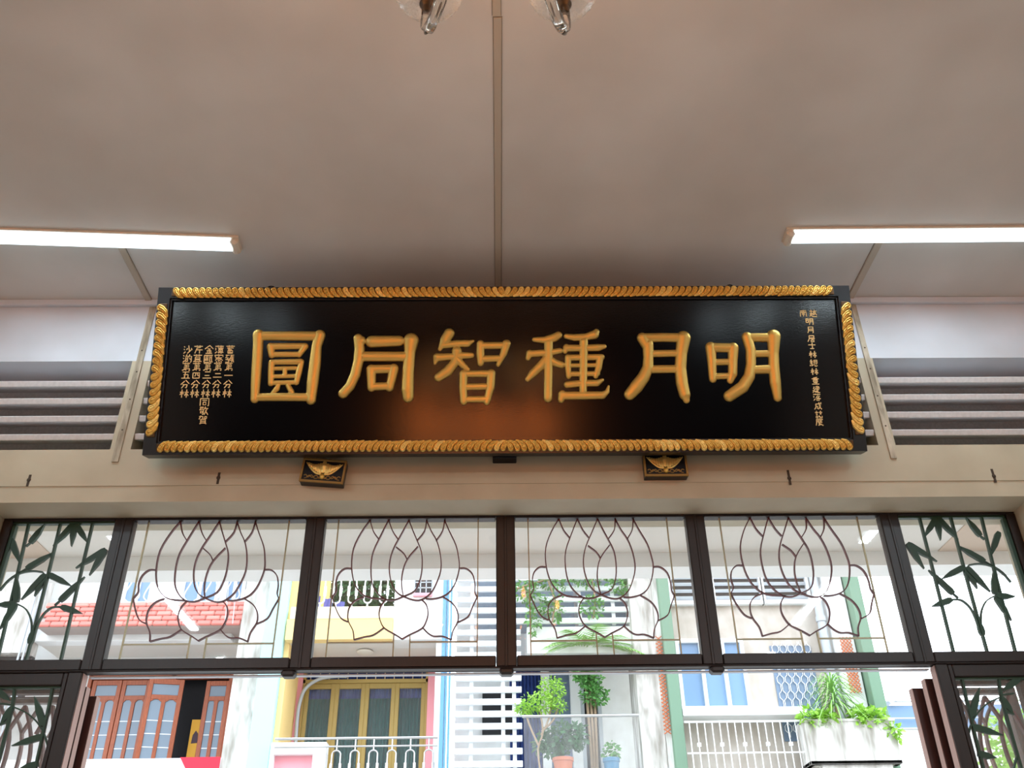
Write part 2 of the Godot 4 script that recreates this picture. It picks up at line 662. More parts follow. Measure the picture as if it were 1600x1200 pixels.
	rb(st, -4.5, 4.5, -0.2, CEIL + 0.25, 10.0, 10.2)
	structure("wall_back", st, "back_wall", "dark timber wall at the back of the hall", "wall")

# casement of the transom: frame members, glass
func casement(n, x0, x1, y0, y1, label):
	var w = thing("window_%d" % n, label, "window", Vector3((x0 + x1) / 2, y0, -0.18), "", "structure")
	var L = x0 - w.position.x
	var R = x1 - w.position.x
	var H = y1 - y0
	for s in [[L, L + 0.043], [R - 0.043, R]]:
		var st = new_st()
		rb(st, s[0] + 0.002, s[1] - 0.001, 0.0, H, -0.025, 0.025, 0.004)
		part("stile", st, "frame_wood", w)
	for s in [[0.0, 0.045], [H - 0.006, H]]:
		var st = new_st()
		rb(st, L + 0.043, R - 0.043, s[0], s[1], -0.024, 0.024, 0.004)
		part("rail", st, "frame_wood", w)
	part("pane", glass_sheet(L + 0.04, R - 0.04, 0.04, H - 0.004, 0.0), "pane", w)
	return w

const LOTUS := "-181,612 -216,553 -244,476 -245,393 -229,325 -201,282 -161,257 -96,251/-99,612 -129,539 -157,462 -162,393 -153,324 -130,281 -96,251 -54,246 -16,261/-9,611 -39,545 -68,481 -82,423 -81,367 -66,311 -42,277 -16,261/-9,611 9,565 32,512 52,461 58,403 53,341 32,286 -16,261/-16,261 -26,311 -25,367 -8,426 36,486/-59,484 -25,455 -8,426/69,610 92,557 117,512 135,447 139,378 121,316 98,273 62,246 27,245 -16,261/149,610 171,557 201,492 214,434 218,383 203,321 179,279 147,258 108,249 79,250/-181,612 -163,559 -138,523/-99,612 -78,559 -54,523/69,610 62,558 32,515/149,610 141,557 114,512"
const LOTUS_SIDE := "-247,387 -274,387 -298,363 -306,325 -301,289 -316,262/-316,262 -296,210 -271,169 -242,154/221,385 248,383 275,358 286,314 286,278 296,256/296,256 276,211 258,170 215,147/-182,260 -217,246 -240,216 -244,180 -237,151 -217,116 -210,78/-210,78 -169,89 -131,97 -91,126/150,258 192,230 214,194 217,153 197,112 191,74/191,74 154,89 120,89 96,101 72,125/-87,251 -108,221 -114,185 -104,150 -85,123 -40,97 -12,79/62,246 82,225 91,189 85,154 67,122 17,96 -12,79"
const LOTUS_BORDER := "-319,612 -319,0/298,612 298,0/-47,97 -46,0/20,93 22,0/-318,66 -47,66/22,66 298,66"
const STALKS := "-427,612 -413,394 -403,204 -393,0/-288,612 -281,354 -276,0/-147,612 -143,314 -136,0"
const STEMS := "-410,496 -396,512/-380,393 -405,374/-466,298 -442,342 -402,374 -350,383 -305,377/-203,249 -219,230/-190,224 -229,221 -257,190 -268,142 -269,90/-377,238 -335,216 -302,172 -286,124 -280,88"
const BLADES := "-396,512 -355,600/-482,530 -414,416/-225,606 -292,495/-225,606 -214,494/-225,606 -142,504/-380,393 -279,468/-62,480 -172,395/-62,480 -106,362/-291,368 -364,256/-291,368 -314,271/-281,368 -165,314/-203,249 -123,356/-190,224 -94,195/-382,247 -409,355/-383,238 -465,234/-382,236 -418,131/-279,70 -278,136"
const LOW_STALKS := "-424,-6 -410,-150 -392,-420 -385,-900/-292,-6 -281,-80 -277,-266 -276,-900/-140,-6 -134,-168 -130,-309 -124,-900"
const LOW_STEMS := "-281,-80 -209,-110 -141,-168 -89,-257/-333,-68 -282,-74/-310,-149 -283,-138/-277,-300 -240,-360 -200,-390"
const LOW_BLADES := "-373,-8 -290,-61/-280,-83 -309,-152/-138,-154 -203,-42/-131,-193 -244,-228/-123,-295 -191,-312/-392,-300 -440,-210/-276,-420 -350,-330/-276,-520 -200,-470"

func came(w, text, m, wd, z0, z1, name_, mirror = 1.0, off = Vector2.ZERO):
	for s in parse2(text):
		var pts = []
		for p in s: pts.append(Vector2(p.x * mirror, p.y) + off)
		if pts.size() > 2: pts = smooth(pts, 3)
		var st = new_st()
		strip(st, pts, wd, z0, z1)
		part(name_, st, m, w)

func bamboo_leaf(w, text, mirror, off, z0, z1):
	for s in parse2(text):
		var a = Vector2(s[0].x * mirror, s[0].y) + off
		var b = Vector2(s[1].x * mirror, s[1].y) + off
		var t = (b - a).normalized()
		var n = Vector2(-t.y, t.x)
		var st = new_st()
		var dz = rng.randf_range(-0.002, 0.002)
		prism(st, [a + n * 0.008, a + t * 0.015 + n * 0.0125, a.lerp(b, 0.55) + n * 0.0115, b, a.lerp(b, 0.55) - n * 0.0115, a + t * 0.015 - n * 0.0125, a - n * 0.008], z0 + dz, z1 + dz)
		part("bamboo_leaf", st, "bamboo", w)

func make_windows():
	# posts, head and transom rail of the fixed frame
	var f = thing("trim_2", "dark brown fixed window frame with posts and transom rail", "window frame", Vector3(0.07, 0, -0.18), "", "structure")
	for b in [[-2.17, 2.307, 3.262, 3.27, -0.022, 0.022], [-2.17, 2.307, 2.595, 2.603, -0.028, 0.029], [-1.72, -1.664, 0.0, 2.595, -0.025, 0.03], [1.772, 1.822, 0.0, 2.595, -0.025, 0.03]]:
		var st = new_st()
		rb(st, b[0] - 0.07, b[1] - 0.07, b[2], b[3], b[4], b[5], 0.004)
		part("post" if b[2] == 0.0 else "rail", st, "frame_wood", f)
	for q in [[-1.664, -1.662], [1.770, 1.772]]:
		var st = new_st()
		rb(st, q[0] - 0.07, q[1] - 0.07, 0.0, 2.592, -0.024, 0.02)
		part("bare_edge", st, "bare_wood", f)
	for x in [-1.64, -0.803, 0.032, 0.872, 1.738]:   # beads between the casements
		var st = new_st()
		rb(st, x - 0.07 - 0.006, x - 0.07 + 0.006, 2.603, 3.262, -0.02, 0.029, 0.002)
		part("mullion_bead", st, "frame_wood", f)
	for x in [-0.845, -0.80 + 0.832, 0.885]:   # catches under the rail
		var st = new_st()
		rb(st, x - 0.07 - 0.028, x - 0.07 + 0.028, 2.57, 2.597, -0.02, 0.034, 0.008)
		part("catch_block", st, "frame_wood", f)
	var st = new_st()
	rb(st, -1.66, 1.77, 2.588, 2.593, -0.235, -0.208, 0.001)
	structure("trim_3", st, "band_paint", "pale outer ledge under the transom rail", "trim")
	# side liners of the bamboo windows are green glass edges
	var xs = [-2.17, -1.64, -0.803, 0.032, 0.872, 1.738, 2.307]
	var names = ["leftmost transom window with green bamboo pattern in the glass", "transom window with maroon lotus outline, next to the left bamboo window", "transom window with lotus outline, left of the centre mullion", "transom window with lotus outline, right of the centre mullion", "transom window with maroon lotus outline, next to the right bamboo window", "rightmost transom window with green bamboo pattern in the glass"]
	for i in 6:
		var w = casement(i + 1, xs[i], xs[i + 1], 2.603, 3.262, names[i])
		if i in [0, 5]:
			var mir = 1.0 if i == 0 else -1.0
			var off = Vector2((-1.64 if i == 0 else 1.738) - w.position.x, 0.047)
			if i == 0: off.x += 0.0
			came(w, STALKS, "bamboo", 0.0085, -0.009, 0.009, "bamboo_stalk", mir, off)
			came(w, STEMS, "bamboo", 0.005, -0.007, 0.007, "bamboo_stem", mir, off)
			bamboo_leaf(w, BLADES, mir, off, -0.008, 0.008)
			var hw = (xs[i + 1] - xs[i]) / 2
			st = new_st()
			if i == 0: rb(st, -hw + 0.042, -hw + 0.056, 0.045, 0.64, -0.012, 0.012)
			else: rb(st, hw - 0.056, hw - 0.042, 0.045, 0.64, -0.012, 0.012)
			rb(st, -hw + 0.042, hw - 0.042, 0.645, 0.653, -0.012, 0.012)
			part("liner", st, "bamboo", w)
		else:
			came(w, LOTUS, "lead", 0.0043, -0.007, 0.007, "petal_line", 1.0, Vector2(0, 0.043))
			came(w, LOTUS_SIDE, "lead", 0.0043, -0.007, 0.007, "leaf_line", 1.0, Vector2(0, 0.043))
			came(w, LOTUS_BORDER, "brass_came", 0.0045, -0.006, 0.006, "border_line", 1.0, Vector2(0, 0.043))
	# fixed side lights below, and the folded leaves of the door behind them
	for i in 2:
		var x0 = -2.17 if i == 0 else 1.822
		var x1 = -1.72 if i == 0 else 2.307
		var mir = 1.0 if i == 0 else -1.0
		var w = thing("window_%d" % (7 + i), ["fixed side light with bamboo pattern below the left bamboo window", "fixed side light with bamboo pattern below the right bamboo window"][i], "window", Vector3((x0 + x1) / 2, 0, -0.18), "", "structure")
		var hw = (x1 - x0) / 2
		for s in [[-hw, -hw + 0.05, 0.0, 2.595], [hw - 0.02, hw, 0.0, 2.595]]:
			st = new_st()
			rb(st, s[0] * mir, s[1] * mir, s[2], s[3], -0.025, 0.025, 0.004)
			part("stile", st, "frame_wood", w)
		for s in [[0.0, 0.12], [2.545, 2.595]]:
			st = new_st()
			rb(st, (-hw + 0.05) * mir, (hw - 0.02) * mir, s[0], s[1], -0.024, 0.024, 0.004)
			part("rail", st, "frame_wood", w)
		part("pane", glass_sheet(-hw + 0.01, hw - 0.01, 0.1, 2.55, 0.0), "pane", w)
		var off = Vector2((-1.64 if i == 0 else 1.738) - w.position.x, 2.55)
		came(w, LOW_STALKS, "bamboo", 0.0085, -0.009, 0.009, "bamboo_stalk", mir, off)
		came(w, LOW_STEMS, "bamboo", 0.005, -0.007, 0.007, "bamboo_stem", mir, off)
		bamboo_leaf(w, LOW_BLADES, mir, off, -0.008, 0.008)
		st = new_st()
		rb(st, (-hw + 0.05) * mir, (hw - 0.02) * mir, 2.537, 2.546, -0.012, 0.012)
		part("liner", st, "bamboo", w)
		# two leaves folded flat, one behind the other
		for k in 2:
			var e = [[-1.672, -1.653], [1.754, 1.724]][i][k]
			var z = [-0.255, -0.325][k]
			var d = thing("door_%d" % (i * 2 + k + 1), "folded glazed door leaf behind the %s side light, the %s of the two" % [["left", "right"][i], ["inner", "outer"][k]], "door", Vector3(e - 0.215 * mir, 0.02, z), "", "structure")
			var wd = 0.215
			for s in [-1.0, 1.0]:
				st = new_st()
				rb(st, s * wd, s * (wd - 0.045), 0.0, 2.54 - 0.02 * k, -0.02, 0.02, 0.003)
				part("stile", st, "leaf_wood", d)
			for s in [[0.0, 0.14], [0.9, 0.98], [2.515 - 0.02 * k, 2.54 - 0.02 * k]]:
				st = new_st()
				rb(st, -wd + 0.045, wd - 0.045, s[0], s[1], -0.019, 0.019, 0.003)
				part("rail", st, "leaf_wood", d)
			part("pane", glass_sheet(-wd + 0.03, wd - 0.03, 0.1, 2.5 - 0.02 * k, 0.0), "pane", d)
			st = new_st()
			rb(st, wd * mir, (wd + 0.002) * mir, 0.0, 2.54 - 0.02 * k, -0.019, 0.019)
			part("bare_edge", st, "bare_wood", d)
			if k < 2:
				came(d, "-120,0 -60,-90 -45,-200 -60,-300 -110,-420/-20,0 30,-110 50,-220 35,-330 -20,-440/90,0 120,-120 130,-240 110,-360 60,-470/-20,0 -60,-90/90,0 50,-110/-120,-60 -150,-180 -150,-300", "lead", 0.009, -0.01, 0.01, "petal_line", mir, Vector2(0, 2.47))
				came(d, "155,0 155,-1400", "brass_came", 0.008, -0.009, 0.009, "border_line", mir, Vector2(0, 2.47))

# ---------- the signboard ----------
const BIG := [
	"-1094,541,23 -1093,506,21 -1092,437,21 -1092,335,20 -1091,248,17/-1093,536,19 -957,535,20 -826,534,20/-824,538,23 -835,488,21 -839,402,24 -845,317,24 -848,243,20/-1080,256,16 -981,257,17 -851,255,17/-1038,487,15 -1029,447,14/-1036,487,14 -896,488,13/-887,486,15 -910,447,11/-1024,450,12 -910,450,12/-1029,413,13 -1028,369,13 -1026,318,12/-1030,415,11 -902,416,13/-898,416,11 -907,368,13 -915,321,11/-1014,386,9 -923,387,9/-1015,350,9 -921,351,9/-969,384,10 -967,352,10/-1023,320,10 -916,323,10/-993,308,9 -999,294,12 -1017,273,8/-951,308,10 -937,284,12 -926,267,8",
	"-654,523,19 -646,475,21 -649,416,21 -661,355,21 -682,304,20 -710,271,20/-652,521,18 -642,511,22/-420,512,31 -425,457,23 -430,371,24 -431,286,25 -428,253,22/-594,507,25 -473,510,22/-625,439,21 -451,438,21/-593,380,19 -492,382,18/-592,380,20 -588,297,17/-494,382,21 -501,337,18 -510,297,17/-584,302,17 -510,304,16",
	"-252,544,22 -270,513,21 -292,472,9/-276,489,14 -217,497,15 -171,497,15 -147,508,6/-218,461,21 -220,440,17/-305,434,17 -313,407,7/-303,433,17 -243,437,14 -200,442,15 -154,442,12/-220,440,15 -229,406,18 -258,369,21 -297,342,18/-216,427,15 -190,396,14 -168,379,8/-114,495,16 -114,450,17 -113,407,14/-114,487,15 -2,488,15/1,495,18 -12,450,15 -36,399,9/-105,426,14 -32,428,14/-188,357,18 -189,297,17 -186,233,15/-190,358,14 -69,358,15/-67,359,18 -70,297,17 -87,230,13/-173,299,14 -88,300,14/-186,242,13 -82,243,14",
	"125,514,10 171,512,15 214,523,18 232,534,16/187,497,18 184,368,18 180,245,17/103,451,15 96,429,11/103,448,15 188,453,14 237,462,12/177,431,14 148,390,18 116,358,17 93,332,11/194,423,14 218,405,15 243,397,14/267,529,11 303,523,15 356,526,15 392,536,19 401,549,13/343,504,18 339,404,17 334,280,16/266,478,14 260,458,10/266,474,15 337,474,14 408,476,15 433,481,10/272,430,13 420,432,13/272,430,14 271,383,13 273,344,11/413,430,15 405,382,14 391,345,11/278,394,9 402,395,9/274,355,11 400,356,11/265,306,14 332,313,14 395,313,14 420,327,7/243,263,17 237,238,13/247,257,17 331,257,17 418,258,16 439,273,10 446,298,5",
	"605,519,23 626,478,22/628,489,23 627,430,21 623,382,23 601,338,25 567,294,27 537,260,23/605,520,20 696,522,19 789,520,20/788,520,29 774,447,24 766,378,24 769,310,25 778,259,23 784,234,14/640,447,15 759,448,15/633,375,17 751,376,17",
	"906,476,22 907,408,19 906,329,16/911,474,20 1001,472,20/1006,472,23 999,408,20 995,353,19 982,322,14/920,406,14 986,408,14/911,341,14 988,344,13/1071,522,22 1083,463,21 1079,394,21 1067,339,23 1034,292,25 972,251,23/1074,520,19 1188,520,19/1190,525,29 1183,445,22 1179,376,23 1180,308,23 1184,243,17/1098,444,15 1168,445,15/1092,371,18 1165,373,19"]

# pen strokes of the small inscriptions on a ten by ten grid, x then y downwards
const PEN := {
	"一": "0595", "二": "2383 0797", "三": "2181 2575 0898", "四": "1218 128288 1888 424436 626585", "五": "1181 4138 2474 7478 0898",
	"分": "4105 5094 2575 756958 4519", "林": "0343 2029 2306 2445 5393 7079 7357 7497", "第": "0181 3032 6062 2373752527878979 4349 4709",
	"蓄": "0191 3032 6062 1383 4325 2565 6556 2629 267679 2979 4649 2878", "臻": "0141 210434 2449 0646 0949 5191 5393 4595 7147 7399 5797 7579",
	"薄": "0191 3032 6062 0314 0515 0927 3393 4447 448487 4787 6267 4585 3898 777969 4849", "寮": "4041 0113 019193 1484 5217 5497 4565674745 5859 3829 7889",
	"金": "5004 5094 3464 2676 5459 3738 7768 1989", "甌": "0109 0151 0959 2242442422 1525271715 3545473735 5191 6168 6889 8187 8799 7385",
	"同": "0109 019199 9989 2373 3565683835", "敬": "0141 1012 3032 1204 13434839 1535371715 6053 6292 8259 6499",
	"賀": "2004 014144 6181836361 2428 247478 2676 2878 3819 6889", "芹": "0191 3032 6062 7233 3319 3595 6569", "苴": "0191 3032 6062 2328 237378 2575 2676 0898",
	"沙": "0112 0415 0927 5066 4335 8395 9449", "的": "0112 0415 0927 4032 3238 325258 3555 3858 7063 72929889 7486",
	"越": "0242 2025 0545 2528 2646 1609 174999 5292 5257 5766 607597 8465", "南": "1191 5053 1319 139399 3474 3676 5459 3444",
	"明": "0106 013136 0333 0636 515649 51919989 5393 5595", "月": "212619 21818979 2484 2686", "居": "2181 8184 2484 212509 3595 6467 4787894947", "士": "0393 5058 2878",
	"總": "2003 0332 3305 0535 2529 0709 3748 5191955551 5393 5657 67698998 8687", "重": "7021 0292 2326 237376 2474 2676 5159 2777 0999",
	"建": "4181 8184 3393 4585 6068 3777 21143409 063899", "落": "0191 3032 6062 0314 0515 0927 5336 538347 5597 4777794947",
	"成": "2292 222609 25454838 607699 8459 8091", "誌": "2021 0242 1333 1535 1737391917 5292 7074 6484 5658 67698998 8797",
	"慶": "5051 1191 111509 2383 3235 6265 3585 3646 5639 577739 5799"}

func pen_mesh(ch, size):
	var st = new_st()
	for s in PEN[ch].split(" "):
		var pts = []
		for i in range(0, s.length() - 1, 2):
			pts.append(Vector2((float(s[i]) - 4.5) / 9.0 * size, (4.5 - float(s[i + 1])) / 9.0 * size))
		if pts.size() > 1: strip(st, pts, 0.0037, 0.0, 0.003)
	return st

func make_sign():
	var s = thing("signboard", "long black lacquered signboard with six large gold characters and gold rope border, tilted forward", "signboard", Vector3(0.04, 3.425, 0.13))
	s.rotation.x = deg_to_rad(17.3)
	var W = 1.545
	var Hh = 0.758
	var st = new_st()
	rb(st, -W + 0.03, W - 0.03, 0.03, Hh - 0.03, -0.05, -0.02)
	part("panel", st, "lacquer", s)
	# four mitred frame rails with a small inner lip
	var o = [Vector2(-W, 0), Vector2(W, 0), Vector2(W, Hh), Vector2(-W, Hh)]
	var n = [Vector2(-W + 0.054, 0.052), Vector2(W - 0.054, 0.052), Vector2(W - 0.054, Hh - 0.05), Vector2(-W + 0.054, Hh - 0.05)]
	for i in 4:
		var j = (i + 1) % 4
		st = new_st()
		prism(st, [o[i], o[j], n[j], n[i]], -0.075, 0.0)
		var mesh_rail = part("frame_rail", st, "frame_lacquer", s)
		st = new_st()
		var a = n[i]
		var b = n[j]
		var inw = [Vector2(0, 1), Vector2(-1, 0), Vector2(0, -1), Vector2(1, 0)][i] * 0.008
		prism(st, [a, b, b + inw, a + inw], -0.022, -0.008)
		part("inner_lip", st, "frame_lacquer", mesh_rail)
	# rope moulding: a rail of carved twists on each side, leaning towards the middle
	var head = []
	for p in [[-0.002, 0.011, 0.0138], [0.002, 0.0, 0.0128], [0.013, -0.013, 0.0105], [0.030, -0.021, 0.005]]:
		head.append(Vector3(p[0], p[1], p[2]))
	var mir = []
	for p in head: mir.append(Vector3(-p.x, p.y, p.z))
	var right = relief([head], 0.0017, 0.8, 0.62, 1.5)
	var left = relief([mir], 0.0017, 0.8, 0.62, 1.5)
	var rails = [[Vector2(-1.478, 0.731), Vector2(1.468, 0.733), 102, Basis(Vector3.RIGHT, Vector3.UP, Vector3.BACK)], [Vector2(1.482, 0.028), Vector2(-1.482, 0.035), 104, Basis(Vector3.LEFT, Vector3.DOWN, Vector3.BACK)], [Vector2(-1.514, 0.082), Vector2(-1.518, 0.676), 17, Basis(Vector3.UP, Vector3.LEFT, Vector3.BACK)], [Vector2(1.519, 0.676), Vector2(1.516, 0.076), 17, Basis(Vector3.DOWN, Vector3.RIGHT, Vector3.BACK)]]
	for r in rails:
		st = new_st()
		var mid = (r[0] + r[1]) / 2
		var len_ = (r[1] - r[0]).length()
		var bs = r[3]
		cbox(st, Vector3.ZERO, Vector3(len_ + 0.01, 0.034, 0.006), 0.002, bs)
		var rope = part("rope_moulding", st, "rope_core", s, Vector3(mid.x, mid.y, 0.002))
		for k in r[2]:
			var t = (k + 0.5) / r[2]
			var tw = MeshInstance3D.new()
			tw.mesh = right if t < 0.5 else left
			tw.material_override = M.gold if rng.randf() < 0.85 else M.gold_light
			tw.name = "rope_twist"
			var p2 = r[0].lerp(r[1], t) - mid
			var wide = 1.25 if r[2] < 50 else 1.0
			tw.transform = Transform3D(bs.rotated(Vector3.BACK, rng.randf_range(-0.05, 0.05)).scaled_local(Vector3(wide, 1.0, 1.0) * rng.randf_range(0.96, 1.03)), Vector3(p2.x, p2.y, rng.randf_range(0.001, 0.003)))
			rope.add_child(tw, true)
	# six large carved characters
	for g in BIG:
		var strokes = parse3(g)
		for c in strokes:
			for i in c.size(): c[i].z *= 1.1
		part("large_character", relief(strokes, 0.0024, 0.62), "gold_leaf", s, Vector3(0, 0, -0.0195))
	# small gilt inscriptions
	var cols = [[-1.212, "蓄臻第一分林"], [-1.260, "薄寮第二分林"], [-1.305, "金甌第三分林"], [-1.352, "芹苴第四分林"], [-1.397, "沙的第五分林"]]
	var vs = [0.474, 0.433, 0.396, 0.357, 0.316, 0.274]
	for c in cols:
		for k in 6:
			part("small_character", pen_mesh(c[1][k], 0.036), "small_gold", s, Vector3(c[0], vs[k], -0.0198))
	var tail = "同敬賀"
	for k in 3:
		part("small_character", pen_mesh(tail[k], 0.036), "small_gold", s, Vector3(-1.306, 0.237 - 0.04 * k, -0.0198))
	part("small_character", pen_mesh("越", 0.032), "small_gold", s, Vector3(1.377, 0.633, -0.0198))
	part("small_character", pen_mesh("南", 0.030), "small_gold", s, Vector3(1.331, 0.633, -0.0198))
	var line = "明月居士林總林重建落成誌慶"
	var vr = [0.595, 0.556, 0.515, 0.479, 0.440, 0.401, 0.361, 0.319, 0.280, 0.245, 0.205, 0.167, 0.133]
	for k in 13:
		part("small_character", pen_mesh(line[k], 0.031), "small_gold", s, Vector3(1.357, vr[k], -0.0198))
	# hanging eyes on the top edge
	for x in [-1.06, 1.02]:
		st = new_st()
		var pts = []
		for i in 13:
			var a = TAU * i / 12
			pts.append(Vector3(x + 0.018 * cos(a), Hh + 0.012 + 0.012 * sin(a), -0.05))
		tube(st, pts, 0.003, 6)
		tube(st, [Vector3(x, Hh - 0.004, -0.05), Vector3(x, Hh + 0.004, -0.05)], 0.005, 6)
		part("hanging_eye", st, "black_metal", s)

func bat_bracket(at, roll, label):
	var b = thing("sign_bracket", label, "bracket", at, "carved brackets under the signboard")
	b.rotation.z = roll
	var st = new_st()
	rb(st, -0.093, 0.093, 0.0, 0.112, -0.047, -0.004, 0.002)
	part("block", st, "frame_lacquer", b)
	for q in [[-0.095, 0.095, 0.0, 0.009], [-0.095, 0.095, 0.103, 0.112], [-0.095, -0.086, 0.009, 0.103], [0.086, 0.095, 0.009, 0.103]]:
		st = new_st()
		rb(st, q[0], q[1], q[2], q[3], -0.01, 0.002, 0.001)
		part("border_strip", st, "gold_paint", b)
	var wings = []
	for s in [-1.0, 1.0]:   # feathered wing: a curved arm below, ridged feathers rising from it
		wings.append(smooth([Vector3(0.008 * s, 0.040, 0.004), Vector3(0.03 * s, 0.045, 0.005), Vector3(0.055 * s, 0.066, 0.0045), Vector3(0.078 * s, 0.093, 0.0025)], 3))
		for k in 6:
			var x = 0.013 + 0.0105 * k
			var low = 0.040 + 0.052 * pow(x / 0.078, 1.5)
			wings.append([Vector3((x + 0.002) * s, 0.088 - 0.006 * sin(PI * k / 5.0), 0.0058), Vector3(x * s, lerpf(0.084, low, 0.5), 0.0066), Vector3((x - 0.002) * s, low, 0.0045)])
	wings.append([Vector3(0, 0.097, 0.0085), Vector3(0, 0.08, 0.0125), Vector3(0, 0.052, 0.007)])
	part("bat_wings", relief(wings, 0.0014, 0.6), "gold_light", b, Vector3(0, 0, -0.0035))
	part("bat_head", relief([[Vector3(0, 0.03, 0.012), Vector3(0, 0.027, 0.012)]], 0.0014, 0.8), "gold", b, Vector3(0, 0, -0.0035))
	for s in [-1.0, 1.0]:
		var rib = []
		for w in [[0.012, 0.024, 0.030, 0.018, 0.046, 0.034, 0.060, 0.022, 0.070, 0.034, 0.078, 0.031], [0.012, 0.020, 0.026, 0.034, 0.042, 0.022, 0.056, 0.032, 0.066, 0.020, 0.074, 0.018]]:
			var c = []
			for i in 6: c.append(Vector3(w[i * 2] * s, w[i * 2 + 1], 0.0022))
			rib.append(smooth(c, 3))
		part("ribbon", relief(rib, 0.001, 0.9), "gold_paint", b, Vector3(0, 0, -0.0035))

func make_brackets():
	bat_bracket(Vector3(-0.756, 3.3335, 0.047), deg_to_rad(-5.0), "small black bracket with gilt bat carving, tilted, under the left half of the signboard")
	bat_bracket(Vector3(0.728, 3.3545, 0.047), 0.0, "small black bracket with gilt bat carving, level, under the right half of the signboard")
	var b = thing("support_block", "dark drilled metal block under the middle of the signboard", "bracket", Vector3(0.03, 3.443, 0.054))
	var st = new_st()
	rb(st, -0.052, 0.052, 0.0, 0.04, -0.054, 0.0, 0.003)
	part("block", st, "black_metal", b)
	for x in [-0.03, 0.0, 0.03]:
		st = new_st()
		cbox(st, Vector3(x, 0.022, 0.001), Vector3(0.009, 0.008, 0.003), 0.001)
		part("screw_head", st, "frame_lacquer", b)

# ---------- lamps ----------
func tube_lamp(label, at, turn, length, energy, group):
	var t = thing("tube_lamp", label, "lamp", at, group)
	t.rotation.y = turn
	var h = length / 2
	var st = new_st()
	rb(st, -h, h, -0.012, 0.0, -0.047, 0.047, 0.002)
	part("base_plate", st, "white_plastic", t)
	var prof = []
	for i in 9:
		var a = PI * i / 8.0
		prof.append(Vector2(0.04 * cos(a), -0.012 - 0.028 * sin(a)))
	st = new_st()
	for i in 8:
		var a = prof[i]
		var b = prof[i + 1]
		var na = Vector3(0, -sin(PI * i / 8.0), cos(PI * i / 8.0))
		var nb = Vector3(0, -sin(PI * (i + 1) / 8.0), cos(PI * (i + 1) / 8.0))
		var f = func(p, x): return Vector3(x, p.y, p.x)
		squad(st, f.call(a, -h + 0.035), f.call(a, h - 0.035), f.call(b, h - 0.035), f.call(b, -h + 0.035), na, na, nb, nb)
	part("diffuser", st, "lamp_glow", t)
	for s in [-1.0, 1.0]:
		st = new_st()
		rb(st, s * h, s * (h - 0.037), -0.043, -0.004, -0.046, 0.046, 0.012)
		part("end_cap", st, "white_plastic", t)
	var l := AreaLight3D.new()
	l.name = "tube_light"
	l.area_size = Vector2(length - 0.08, 0.07)
	l.light_energy = energy * length / 1.2
	l.light_color = Color(0.89, 0.97, 1.0)
	l.area_range = 14.0
	l.area_attenuation = 2.0
	l.shadow_enabled = true
	l.rotation.x = -PI / 2
	l.position = Vector3(0, -0.044, 0)
	t.add_child(l)
	return t

